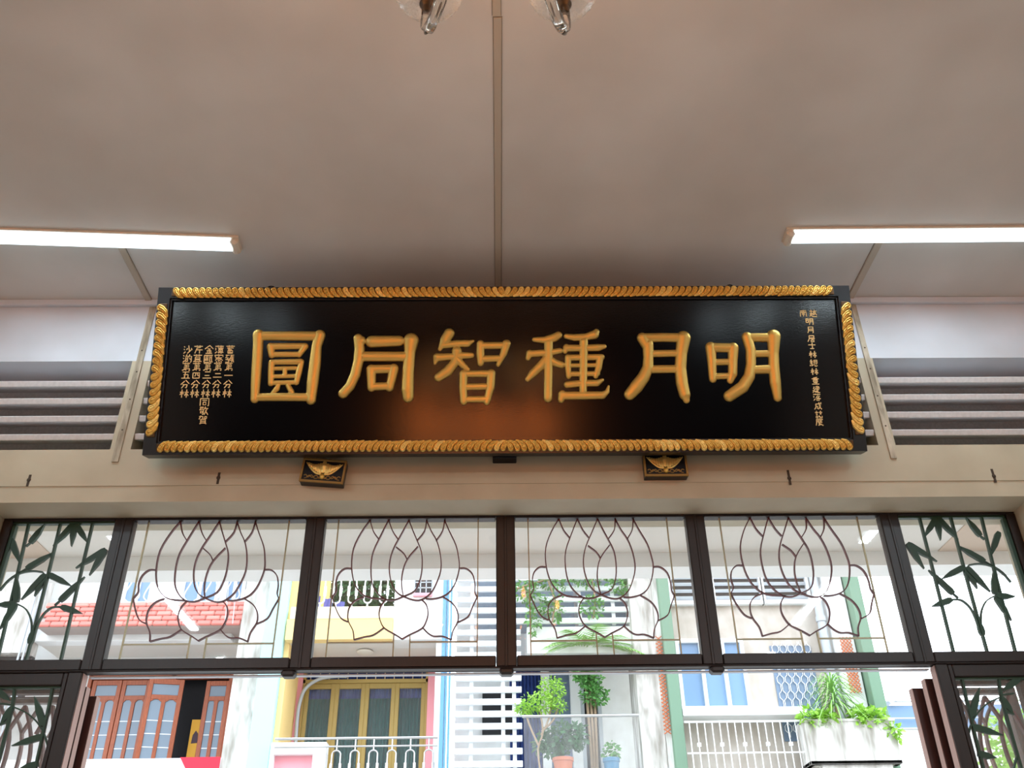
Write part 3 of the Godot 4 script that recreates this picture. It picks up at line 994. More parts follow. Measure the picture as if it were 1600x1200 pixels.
func chandelier():
	var c = thing("chandelier", "glass chandelier with twisted clear arms and cut glass dishes hanging near the camera", "chandelier", Vector3(0.0, CEIL + 0.0, 2.56))
	var st = new_st()
	lathe(st, [Vector2(0.001, 0), Vector2(0.07, 0), Vector2(0.065, -0.02), Vector2(0.03, -0.05), Vector2(0.012, -0.06), Vector2(0.001, -0.06)])
	part("canopy", st, "brass", c)
	st = new_st()
	tube(st, [Vector3(0, -0.05, 0), Vector3(0, -0.42, 0)], 0.008, 8)
	part("stem", st, "brass", c)
	st = new_st()
	lathe(st, [Vector2(0.001, -0.40), Vector2(0.03, -0.42), Vector2(0.02, -0.47), Vector2(0.05, -0.53), Vector2(0.06, -0.58), Vector2(0.025, -0.64), Vector2(0.03, -0.70), Vector2(0.07, -0.74), Vector2(0.075, -0.79), Vector2(0.03, -0.84), Vector2(0.015, -0.88), Vector2(0.001, -0.90)], 24)
	part("column", st, "clear_glass", c)
	st = new_st()
	lathe(st, [Vector2(0.001, -0.765), Vector2(0.078, -0.77), Vector2(0.08, -0.785), Vector2(0.078, -0.80), Vector2(0.001, -0.805)], 24)
	part("arm_ring", st, "brass", c)
	# shared shapes of one arm, pointing along +x
	var pts = []
	for p in [[0.07, -0.78], [0.16, -0.74], [0.25, -0.78], [0.33, -0.835], [0.395, -0.852], [0.445, -0.82], [0.452, -0.76], [0.452, -0.715]]:
		pts.append(Vector3(p[0], p[1], 0))
	pts = smooth(pts, 5)
	var arm = new_st()
	tube(arm, pts, 0.0128, 30, 5, 0.42)
	var arm_mesh = arm.commit()
	var sock = new_st()
	lathe(sock, [Vector2(0.001, -0.755), Vector2(0.014, -0.753), Vector2(0.015, -0.73), Vector2(0.021, -0.715), Vector2(0.021, -0.705), Vector2(0.001, -0.705)], 16)
	var sock_mesh = sock.commit()
	var dish = new_st()
	var prof = []
	for k in 11:   # outside of the bowl, studded in staggered rows, then the plain inside
		var t = k / 10.0
		prof.append(Vector2(0.014 + 0.074 * sin(t * PI / 2), -0.712 + 0.062 * (1.0 - cos(t * PI / 2))))
	lathe(dish, prof, 88, Vector3.ZERO, 0.035, 22)
	var inner = []
	for k in 7:
		var t = 1.0 - k / 6.0
		inner.append(Vector2(0.012 + 0.071 * sin(t * PI / 2), -0.704 + 0.054 * (1.0 - cos(t * PI / 2))))
	lathe(dish, inner, 44)
	var dish_mesh = dish.commit()
	var cand = new_st()
	lathe(cand, [Vector2(0.001, -0.708), Vector2(0.013, -0.705), Vector2(0.012, -0.623), Vector2(0.001, -0.623)], 14)
	var cand_mesh = cand.commit()
	var bulb = new_st()
	lathe(bulb, [Vector2(0.001, -0.623), Vector2(0.009, -0.618), Vector2(0.016, -0.598), Vector2(0.014, -0.573), Vector2(0.006, -0.548), Vector2(0.001, -0.538)], 14)
	var bulb_mesh = bulb.commit()
	for k in 8:
		var a = TAU * (k + 0.5) / 8.0 
		var R = Basis(Vector3.UP, a)
		var e = R * Vector3(0.452, 0, 0)
		var ar = part("arm", arm_mesh, "clear_glass", c)
		ar.basis = R
		var so = part("socket", sock_mesh, "brass", ar, Vector3(0.452, 0, 0))
		var di = part("dish", dish_mesh, "cut_glass", c, e)
		var ca = part("candle_sleeve", cand_mesh, "candle", c, e)
		var bu = part("bulb", bulb_mesh, "bulb_glow", c, e)
		var l := OmniLight3D.new()
		l.name = "bulb_light"
		l.light_color = Color(1.0, 0.72, 0.46)
		l.light_energy = BULB_ENERGY
		l.omni_range = 12.0
		l.omni_attenuation = 2.0
		l.light_size = 0.012
		l.shadow_enabled = true
		l.position = e + Vector3(0, -0.595, 0)
		c.add_child(l, true)

func make_lamps():
	tube_lamp("fluorescent batten on the ceiling left of the signboard, cut by the photo edge", Vector3(-1.752, CEIL, 0.465), deg_to_rad(3.0), 1.2, TUBE_ENERGY, "")
	tube_lamp("fluorescent batten on the ceiling right of the signboard, cut by the photo edge", Vector3(1.892, CEIL, 0.486), deg_to_rad(-0.5), 1.2, TUBE_ENERGY, "")
	var rows = [["left row", -2.83], ["right row", 2.79]]
	var spots = [[2.33, 0.62, "short fluorescent batten of the %s, nearest the bamboo windows"], [4.0, 1.2, "fluorescent batten of the %s mirrored as a slanted streak in a lotus window"], [6.0, 1.2, "third fluorescent batten of the %s, unseen, added as fill over the middle of the hall"], [8.0, 1.2, "last fluorescent batten of the %s, unseen, added as fill near the back wall"]]  # third and last spots are unseen battens added to fill the hall
	for r in rows:
		for q in spots:
			tube_lamp(q[2] % r[0], Vector3(r[1], CEIL, q[0]), PI / 2, q[1], ROOM_ENERGY, "battens behind the camera")
	chandelier()

# an unseen altar stand, added to put a warm gleam into the lacquer
func make_added_altar():
	var a = thing("added_altar_cabinet", "unseen altar cabinet with glowing panel and lanterns, added at the back for the warm gleam in the signboard", "altar", Vector3(-0.2, 0, 9.4))
	var st = new_st()
	rb(st, -1.3, 1.3, 0, 1.1, -0.4, 0.5, 0.02)
	part("base", st, "frame_wood", a)
	for x in [-1.15, 1.15]:
		st = new_st()
		tube(st, [Vector3(x, 1.1, -0.25), Vector3(x, 3.3, -0.25)], 0.07, 12)
		part("column", st, "gold_paint", a)
	st = new_st()
	rb(st, -1.3, 1.3, 1.1, 3.3, 0.3, 0.5)
	part("added_glow_panel", st, "added_panel_glow", a)  # glowing panel added to be mirrored in the lacquer
	var pl := AreaLight3D.new()  # area light added with the glowing panel
	pl.name = "added_panel_light"
	pl.area_size = Vector2(2.3, 2.0)
	pl.light_color = Color(1.0, 0.62, 0.34)
	pl.light_energy = 0.15
	pl.area_range = 14.0
	pl.area_attenuation = 2.0
	pl.shadow_enabled = true
	pl.position = Vector3(0, 2.2, 0.28)
	a.add_child(pl)
	st = new_st()
	rb(st, -1.4, 1.4, 3.3, 3.6, -0.4, 0.5, 0.03)
	part("canopy", st, "gold_paint", a)
	for x in [-0.85, 0.05, 0.8]:
		st = new_st()
		lathe(st, [Vector2(0.001, 2.72), Vector2(0.09, 2.75), Vector2(0.13, 2.9), Vector2(0.09, 3.05), Vector2(0.001, 3.08)], 16, Vector3(x, 0, -0.2))
		part("added_lantern", st, "added_lantern_glow", a)  # lantern added for the warm gleam, with its own light below
		var l := OmniLight3D.new()
		l.name = "added_lantern_light"
		l.light_color = Color(1.0, 0.6, 0.3)
		l.light_energy = 0.8
		l.omni_range = 14.0
		l.omni_attenuation = 2.0
		l.light_size = 0.1
		l.shadow_enabled = true
		l.position = Vector3(x, 2.9, -0.2)
		a.add_child(l, true)

# ---------- outside ----------
func make_canopy():
	var c = thing("canopy", "grey soffit and front beam of the covered walkway outside the window", "canopy", Vector3(0, 0, -1.5))
	var st = new_st()
	rb(st, -3.2, 3.22, 4.134, 4.4, -2.75, -0.3)
	wpart("soffit", st, "soffit_grey", c)
	for s in [[-6.0, -3.2], [3.22, 6.0]]:
		st = new_st()
		rb(st, s[0], s[1], 4.128, 4.4, -2.75, -0.3)
		wpart("side_soffit", st, "soffit_beige", c)
	st = new_st()
	rb(st, -6.0, 6.0, 4.026, 4.5, -2.95, -2.72)
	wpart("front_beam", st, "fascia", c)
	st = new_st()
	rb(st, -9.0, 9.0, 4.5, 10.0, -0.6, -0.3)
	structure("wall_outside", st, "stained_white", "upper front of the hall above the walkway canopy", "wall")
	st = new_st()
	rb(st, -30, 30, -0.3, -0.02, -40, -0.3)
	structure("street", st, "street", "grey street surface outside", "street")

# timber door leaf with two glazed columns, arched upper panes and a middle rail
func door_leaf(b, x0, x1, y0, y1, z, turn = 0.0):
	var w = x1 - x0
	var h = y1 - y0
	var st = new_st()
	var m = 0.07
	rb(st, 0, m, 0, h, -0.025, 0.025, 0.004)
	rb(st, w - m, w, 0, h, -0.025, 0.025, 0.004)
	rb(st, w / 2 - 0.03, w / 2 + 0.03, 0, h - 0.26, -0.022, 0.022, 0.004)
	for y in [[0.0, 0.1], [0.42, 0.47], [h - 0.32, h - 0.25], [h - 0.08, h]]:
		rb(st, m, w - m, y[0], y[1], -0.024, 0.024, 0.004)
	var arch = []   # dipped shoulders over the two columns
	for s in [[m, w / 2 - 0.03], [w / 2 + 0.03, w - m]]:
		var mid = (s[0] + s[1]) / 2
		prism(st, [Vector2(s[0], h - 0.25), Vector2(s[0], h - 0.36), Vector2(mid - 0.04, h - 0.33), Vector2(mid, h - 0.29), Vector2(mid + 0.04, h - 0.33), Vector2(s[1], h - 0.36), Vector2(s[1], h - 0.25)], -0.02, 0.02)
	var leaf = part("door_leaf", st, "door_wood", b, Vector3(x0, y0, z) - b.position)
	leaf.rotation.y = turn
	st = new_st()
	rb(st, m * 0.9, w - m * 0.9, 0.05, h - 0.05, -0.005, 0.005)
	part("pane", st, "window_glass", leaf)
	for k in 5:
		st = new_st()
		rb(st, m, w - m, 0.55 + k * (h - 1.0) / 5.0, 0.562 + k * (h - 1.0) / 5.0, 0.004, 0.009)
		part("glazing_bar", st, "white_metal", leaf)
	return leaf

func building_tiled():
	var b = thing("white_building", "white building with red tiled awning over brown glazed wooden doors", "building", Vector3(-6.0, 0, -12.0))
	var st = new_st()
	rb(st, -9.5, -3.6, 5.98, 9.5, -12.4, -12.02)
	rb(st, -9.5, -6.75, 0, 5.98, -12.4, -12.02)
	rb(st, -4.44, -3.6, 0, 5.98, -12.4, -12.02)
	rb(st, -9.5, -3.6, 0, 3.6, -12.4, -12.02)
	wpart("wall", st, "render_white", b)
	# lintel beam and the slab behind it
	st = new_st()
	rb(st, -7.4, -4.27, 6.12, 6.44, -11.3, -11.05, 0.01)
	wpart("lintel_beam", st, "render_white", b)
	st = new_st()
	rb(st, -7.4, -4.27, 6.14, 6.42, -12.02, -11.3)
	wpart("porch_soffit", st, "soffit_grey", b)
	# tiled awning: rows of single tiles on a sloping bed
	st = new_st()
	cbox(st, Vector3(-5.56, 6.45, -10.80), Vector3(3.3, 0.52, 0.05), 0.0, Basis(Vector3.RIGHT, deg_to_rad(-26.6)))
	rb(st, -7.2, -3.94, 6.64, 6.68, -11.3, -10.92)
	rb(st, -7.2, -3.94, 6.22, 6.25, -11.3, -10.70)
	var awn = wpart("awning_bed", st, "mortar", b)
	var tile = new_st()
	cbox(tile, Vector3.ZERO, Vector3(0.222, 0.092, 0.05), 0.016)
	var tm = tile.commit()
	for r in 5:
		var y = 6.265 + r * 0.092
		var z = -10.655 - r * 0.046
		for k in 15:
			var x = -7.12 + k * 0.228 + (0.114 if r % 2 else 0.0)
			if x > -3.98: continue
			var t = part("roof_tile", tm, "roof_tile" if rng.randf() < 0.6 else "roof_tile_pale", awn, Vector3(x, y, z + rng.randf_range(-0.006, 0.006)))
			t.rotation.x = deg_to_rad(-22)
	# white scroll railing on top of the awning
	st = new_st()
	rb(st, -7.2, -3.95, 7.25, 7.29, -11.22, -11.18)
	rb(st, -7.2, -3.95, 6.78, 6.81, -11.22, -11.18)
	var rail = wpart("balcony_rail", st, "white_metal", b)
	for k in 10:
		var x = -7.05 + k * 0.33
		st = new_st()
		for s in [-1.0, 1.0]:
			var c = []
			for p in [[0.02, 7.27], [0.05, 7.12], [0.11, 6.98], [0.12, 6.88], [0.03, 6.80]]: c.append(Vector3(x + s * p[0], p[1], -11.2))
			tube(st, smooth(c, 3), 0.011, 6)
		part("scroll_baluster", st, "white_metal", rail)
	for q in [[-6.5, -6.05, 6.75, 7.6], [-5.5, -4.9, 6.75, 7.5], [-4.75, -4.45, 6.75, 7.5]]:
		st = new_st()
		rb(st, q[0], q[1], q[2], q[3], -12.02, -11.98)
		var g = wpart("upper_window", st, "pale_glass", b)
		st = new_st()
		for x in [q[0], (q[0] + q[1]) / 2, q[1]]: rb(st, x - 0.025, x + 0.025, q[2], q[3], -11.99, -11.94)
		part("window_bar", st, "white_metal", g)
	# doors
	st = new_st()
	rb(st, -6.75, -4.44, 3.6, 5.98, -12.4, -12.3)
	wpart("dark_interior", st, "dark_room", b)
	st = new_st()
	rb(st, -6.78, -6.72, 3.6, 5.98, -12.05, -11.96, 0.005)
	rb(st, -5.42, -5.34, 3.6, 5.98, -12.05, -11.96, 0.005)
	rb(st, -4.46, -4.40, 3.6, 5.98, -12.05, -11.96, 0.005)
	rb(st, -6.75, -4.44, 5.76, 5.83, -12.05, -11.96, 0.005)
	wpart("door_frame", st, "door_wood", b)
	for q in [[-6.72, -5.42], [-5.34, -4.46]]:
		st = new_st()
		rb(st, q[0], q[1], 5.83, 5.97, -12.02, -12.0)
		wpart("transom_pane", st, "window_glass", b)
	door_leaf(b, -6.70, -6.22, 3.7, 5.75, -12.0)
	door_leaf(b, -6.21, -5.74, 3.7, 5.75, -12.0)
	door_leaf(b, -5.62, -5.08, 3.66, 5.66, -11.56, deg_to_rad(14))
	door_leaf(b, -4.82, -4.42, 3.7, 5.72, -11.98)
	st = new_st()
	rb(st, -4.98, -4.80, 4.5, 5.12, -12.06, -12.03)
	var po = wpart("poster", st, "poster", b)
	st = new_st()
	prism(st, [Vector2(-4.94, 4.75), Vector2(-4.93, 4.88), Vector2(-4.89, 4.95), Vector2(-4.85, 4.9), Vector2(-4.84, 4.76)], -12.03, -12.025)
	part("poster_print", st, "poster_ink", po)
	# parapet in front
	st = new_st()
	rb(st, -9.5, -4.0, 3.3, 4.26, -10.75, -10.6, 0.01)
	wpart("parapet", st, "render_white", b)
	st = new_st()
	prism(st, [Vector2(-4.60, 4.265), Vector2(-4.02, 4.265), Vector2(-4.02, 3.95), Vector2(-4.42, 4.0)], -10.59, -10.57)
	wpart("red_banner", st, "red_cloth", b)
	# stained corner pier and left return wall
	st = new_st()
	rb(st, -4.02, -3.62, 0, 9.5, -11.9, -10.6, 0.01)
	wpart("pier", st, "stained_white", b)
	st = new_st()
	rb(st, -9.5, -7.42, 5.93, 9.5, -11.3, -11.0)
	rb(st, -9.5, -7.95, 4.3, 5.93, -11.3, -11.0)
	wpart("side_wall", st, "stained_white", b)
	st = new_st()
	rb(st, -7.95, -7.42, 5.2, 5.93, -11.3, -11.2)
	wpart("side_window", st, "dark_room", b)
	for k in 3:
		st = new_st()
		tube(st, [Vector3(-7.52 + 0.07 * k, 4.3, -10.95), Vector3(-7.5 + 0.07 * k, 9.0, -10.95)], 0.016, 6)
		wpart("downpipe", st, "pipe_grey", b)
	for k in 2:
		st = new_st()
		tube(st, [Vector3(-4.15 - 0.12 * k, 6.8, -10.5), Vector3(-4.12 - 0.12 * k, 6.2, -10.5)], 0.008, 5)
		wpart("hanging_wire", st, "pipe_grey", b)

# oval loops between two bars
func loop_rail(b, x0, x1, yt, yb, z, pitch, first, lw, top, bottom, m, called):
	var st = new_st()
	tube(st, [Vector3(x0, yt, z), Vector3(x1, yt, z)], 0.019, 8)
	tube(st, [Vector3(x0, yb, z), Vector3(x1, yb, z)], 0.013, 8)
	var r = wpart(called, st, m, b)
	var x = first
	while x < x1 - 0.05:
		st = new_st()
		var pts = []
		for i in 17:
			var a = TAU * i / 16.0
			pts.append(Vector3(x + lw / 2 * cos(a), (top - lw / 2 if sin(a) > 0.001 else bottom + lw / 2) + lw / 2 * sin(a), z))
		tube(st, pts, 0.012, 6)
		for s in [-1.0, 1.0]:
			tube(st, [Vector3(x + s * lw / 2, lerpf(bottom, top, 0.3), z), Vector3(x + s * lw / 2, lerpf(bottom, top, 0.7), z)], 0.022, 8)
		tube(st, [Vector3(x, top, z), Vector3(x, maxf(yt, yb), z)], 0.012, 6)
		tube(st, [Vector3(x, bottom - 0.07, z), Vector3(x, bottom, z)], 0.012, 6)
		part("loop_baluster", st, m, r)
		x += pitch

func building_pink():
	var b = thing("pink_building", "pink and yellow building with loop railings and yellow folding doors", "building", Vector3(-2.1, 0, -11.5))
	var st = new_st()
	rb(st, -3.6, -3.28, 0, 9.5, -11.6, -10.4, 0.01)
	wpart("cyan_pier", st, "cyan_paint", b)
	st = new_st()
	rb(st, -3.28, -3.2, 0, 9.5, -11.6, -10.5, 0.005)
	rb(st, -3.28, -2.9, 6.2, 9.5, -11.8, -11.5)
	wpart("yellow_return", st, "yellow_paint", b)
	st = new_st()
	rb(st, -3.2, -1.62, 6.2, 6.39, -10.5, -10.3, 0.008)
	wpart("upper_parapet", st, "cream_paint", b)
	st = new_st()
	rb(st, -3.24, -1.62, 5.88, 6.2, -10.5, -10.31, 0.004)
	wpart("yellow_fascia", st, "yellow_paint", b)
	st = new_st()
	rb(st, -3.24, -0.95, 5.89, 6.1, -11.5, -10.5)
	wpart("balcony_soffit", st, "soffit_grey", b)
	st = new_st()
	rb(st, -1.62, -0.86, 5.88, 9.5, -10.8, -10.35, 0.01)
	wpart("upper_wall", st, "render_white", b)
	st = new_st()
	rb(st, -1.50, -0.90, 6.99, 7.06, -10.35, -10.28, 0.005)
	rb(st, -1.33, -1.03, 6.55, 6.60, -10.35, -10.3, 0.005)
	var hood = wpart("window_hood", st, "pink_paint", b)
	st = new_st()
	rb(st, -1.31, -1.04, 6.60, 6.86, -10.36, -10.33)
	part("small_window", st, "dark_room", hood)
	st = new_st()
	for x in [-1.31, -1.22, -1.13, -1.04]: rb(st, x - 0.008, x + 0.008, 6.60, 6.86, -10.34, -10.32)
	for y in [6.60, 6.69, 6.78, 6.86]: rb(st, -1.31, -1.04, y - 0.008, y + 0.008, -10.34, -10.32)
	part("window_grille", st, "pipe_grey", hood)
	loop_rail(b, -3.2, -1.63, 6.985, 6.93, -10.38, 0.245, -3.02, 0.12, 6.86, 6.47, "white_metal", "upper_railing")
	# pink doorway
	st = new_st()
	rb(st, -3.34, -3.13, 0, 5.9, -11.9, -11.4, 0.005)
	rb(st, -1.13, -0.95, 0, 5.9, -11.9, -11.4, 0.005)
	rb(st, -3.34, -0.95, 5.76, 5.9, -11.9, -11.42, 0.005)
	wpart("pink_wall", st, "pink_paint", b)
	st = new_st()
	rb(st, -0.95, -0.86, 0, 9.5, -11.9, -10.4, 0.005)
	wpart("white_edge_pier", st, "render_white", b)
	st = new_st()
	lathe(st, [Vector2(0.001, 0.0), Vector2(0.10, -0.005), Vector2(0.13, -0.025), Vector2(0.12, -0.05), Vector2(0.06, -0.065), Vector2(0.001, -0.07)], 20, Vector3(-2.1, 5.89, -10.9))
	wpart("ceiling_fitting", st, "white_plastic", b)
	# transom with striped curtain, folding doors with teal curtains
	st = new_st()
	cloth(st, -3.13, -1.13, 5.58, 5.77, -11.62, 0.02, 26)
	wpart("valance", st, "blue_cloth", b)
	st = new_st()
	for i in 13: rb(st, -3.05 + i * 0.15, -3.035 + i * 0.15, 5.59, 5.75, -11.60, -11.585)
	wpart("valance_stripe", st, "white_plastic", b)
	st = new_st()
	cloth(st, -3.13, -1.13, 3.5, 5.56, -11.66, 0.03, 34)
	wpart("curtain", st, "teal_cloth", b)
	st = new_st()
	cloth(st, -3.13, -1.13, 5.32, 5.56, -11.6, 0.02, 30)
	wpart("curtain_heading", st, "blue_cloth", b)
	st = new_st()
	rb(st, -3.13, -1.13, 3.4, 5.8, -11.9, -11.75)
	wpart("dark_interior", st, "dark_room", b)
	st = new_st()
	rb(st, -3.13, -1.13, 5.53, 5.59, -11.55, -11.45, 0.004)
	rb(st, -3.13, -3.09, 3.5, 5.77, -11.55, -11.45, 0.004)
	rb(st, -1.17, -1.13, 3.5, 5.77, -11.55, -11.45, 0.004)
	rb(st, -3.13, -1.13, 5.75, 5.77, -11.55, -11.45, 0.004)
	wpart("door_frame", st, "yellow_frame", b)
	var ex = [-3.09, -2.61, -2.13, -1.65, -1.17]
	for i in 4:
		st = new_st()
		for x in [[ex[i], ex[i] + 0.065], [ex[i + 1] - 0.065, ex[i + 1]]]: rb(st, x[0], x[1], 3.5, 5.53, -11.53, -11.48, 0.005)
		rb(st, ex[i] + 0.065, ex[i + 1] - 0.065, 5.45, 5.53, -11.53, -11.483, 0.005)
		rb(st, ex[i] + 0.065, ex[i + 1] - 0.065, 3.5, 3.7, -11.53, -11.483, 0.005)
		var leaf = wpart("door_leaf", st, "yellow_frame", b)
		part("pane", glass_sheet(ex[i] + 0.05, ex[i + 1] - 0.05, 3.6, 5.47, -11.505), "far_pane", leaf)
	# lower balcony
	loop_rail(b, -3.2, -0.88, 4.445, 4.335, -10.3, 0.262, -2.31, 0.13, 4.28, 3.7, "steel", "lower_railing")
	st = new_st()
	rb(st, -3.25, -2.46, 4.24, 4.40, -10.5, -10.3, 0.005)
	rb(st, -3.25, -3.2, 3.5, 4.24, -10.5, -10.3)
	rb(st, -2.64, -2.46, 3.5, 4.24, -10.5, -10.3)
	rb(st, -3.2, -0.86, 3.2, 3.55, -11.5, -10.3)
	wpart("balcony_box", st, "render_white", b)
	st = new_st()
	rb(st, -3.2, -2.64, 3.5, 4.24, -10.5, -10.42)
	wpart("pink_recess", st, "pink_paint", b)
	st = new_st()
	var h = []
	for p in [[-2.42, 5.60], [-2.62, 5.60], [-2.85, 5.56], [-3.05, 5.42], [-3.12, 5.2], [-3.13, 4.9], [-3.10, 4.3]]: h.append(Vector3(p[0], p[1], -11.32))
	tube(st, smooth(h, 4), 0.028, 8)
	wpart("hose", st, "pipe_grey", b)
	for k in 3:
		st = new_st()
		tube(st, [Vector3(-0.825 + 0.05 * k, 0, -10.25), Vector3(-0.825 + 0.05 * k, 9.5, -10.25)], 0.017 if k else 0.03, 8)
		wpart("service_pipe", st, "pipe_blue", b)
	# washing hung on the upper balcony
	for k in 3:
		st = new_st()
		cloth(st, -3.02 + k * 0.2, -2.88 + k * 0.2, 6.4, 6.78 - 0.05 * k, -10.9, 0.012, 2)
		wpart("hung_cloth", st, "laundry", b)

func building_lattice():
	var b = thing("lattice_building", "white building with horizontal slat screen and glass balustrade", "building", Vector3(0.8, 0, -11.5))
	var st = new_st()
	rb(st, -0.72, 0.45, 0, 9.5, -12.3, -12.1)
	rb(st, 0.45, 2.3, 5.9, 9.5, -12.3, -11.3)
	rb(st, 0.3, 2.3, 3.2, 3.7, -12.3, -10.4)
	wpart("wall", st, "render_white", b)
	st = new_st()
	rb(st, 0.45, 2.3, 5.80, 6.22, -11.3, -10.85)
	wpart("balcony_wall", st, "render_white", b)
	# glass behind the slats
	for q in [[-0.35, 0.05, 6.25, 9.0], [0.1, 1.25, 6.25, 9.0], [1.32, 2.15, 6.25, 9.0]]:
		st = new_st()
		rb(st, q[0], q[1], q[2], q[3], -11.28, -11.2)
		wpart("upper_glass", st, "window_glass", b)
	for q in [[-0.27, 0.05, 4.85, 5.52], [0.1, 0.22, 4.85, 5.52]]:
		st = new_st()
		rb(st, q[0], q[1], q[2], q[3], -12.1, -12.02)
		wpart("dark_window", st, "dark_room", b)
	# slats: a tall narrow screen, and longer ones above
	for k in 20:
		var y = 3.95 + k * 0.178
		st = new_st()
		var x1 = 0.35 if y < 6.25 else 2.12
		rb(st, -0.68, x1, y, y + 0.085, -10.86, -10.8, 0.006)
		wpart("slat", st, "white_metal", b)
	for x in [-0.42, 0.065, 0.235, 1.31, 1.85]:
		st = new_st()
		rb(st, x - 0.03, x + 0.03, 3.9 if x < 0.3 else 6.25, 7.6, -10.92, -10.86, 0.004)
		wpart("screen_post", st, "white_metal", b)
	# lower room: curtain, frames, columns
	st = new_st()
	cloth(st, 0.18, 0.72, 4.0, 5.9, -12.05, 0.03, 9)
	wpart("blue_curtain", st, "blue_cloth", b)
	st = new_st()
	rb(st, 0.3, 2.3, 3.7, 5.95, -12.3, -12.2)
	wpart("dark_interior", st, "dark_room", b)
	for q in [[0.70, 0.84, "render_white"], [1.18, 1.34, "render_white"], [1.34, 1.40, "pipe_grey"], [1.62, 1.68, "pipe_grey"], [1.68, 2.3, "render_white"]]:
		st = new_st()
		rb(st, q[0], q[1], 3.6, 5.95, -12.1, -11.95, 0.005)
		wpart("column", st, q[2], b)
	st = new_st()
	rb(st, 0.84, 1.18, 3.7, 5.9, -12.12, -12.1)
	wpart("door_glass", st, "grille_blue", b)
	# glass balustrade
	st = new_st()
	tube(st, [Vector3(0.34, 4.745, -10.4), Vector3(2.05, 4.745, -10.4)], 0.022, 8)
	var r = wpart("balustrade_rail", st, "steel", b)
	part("balustrade_pane", glass_sheet(0.36, 2.03, 3.7, 4.73, -10.4), "pane", r)
	# weathered pier, green pier and the rusty mesh between them
	st = new_st()
	rb(st, 2.09, 2.45, 0, 9.5, -11.4, -10.6, 0.01)
	wpart("weathered_pier", st, "stained_white", b)
	st = new_st()
	rb(st, 2.53, 2.70, 0, 9.5, -11.4, -10.42, 0.008)
	wpart("green_pier", st, "green_paint", b)
	st = new_st()
	rb(st, 2.45, 2.53, 0, 9.5, -11.4, -10.55)
	wpart("joint_wall", st, "stained_white", b)
	st = new_st()
	for k in 26:
		for s in [-1.0, 1.0]:
			var y = 4.5 + k * 0.055
			tube(st, [Vector3(2.47 - 0.05 * s, y, -10.5), Vector3(2.47 + 0.05 * s, y + 0.07, -10.5)], 0.008, 4)
	var mesh_ = wpart("rust_mesh", st, "rust_mesh", b)
	mesh_.set_meta("kind", "stuff")

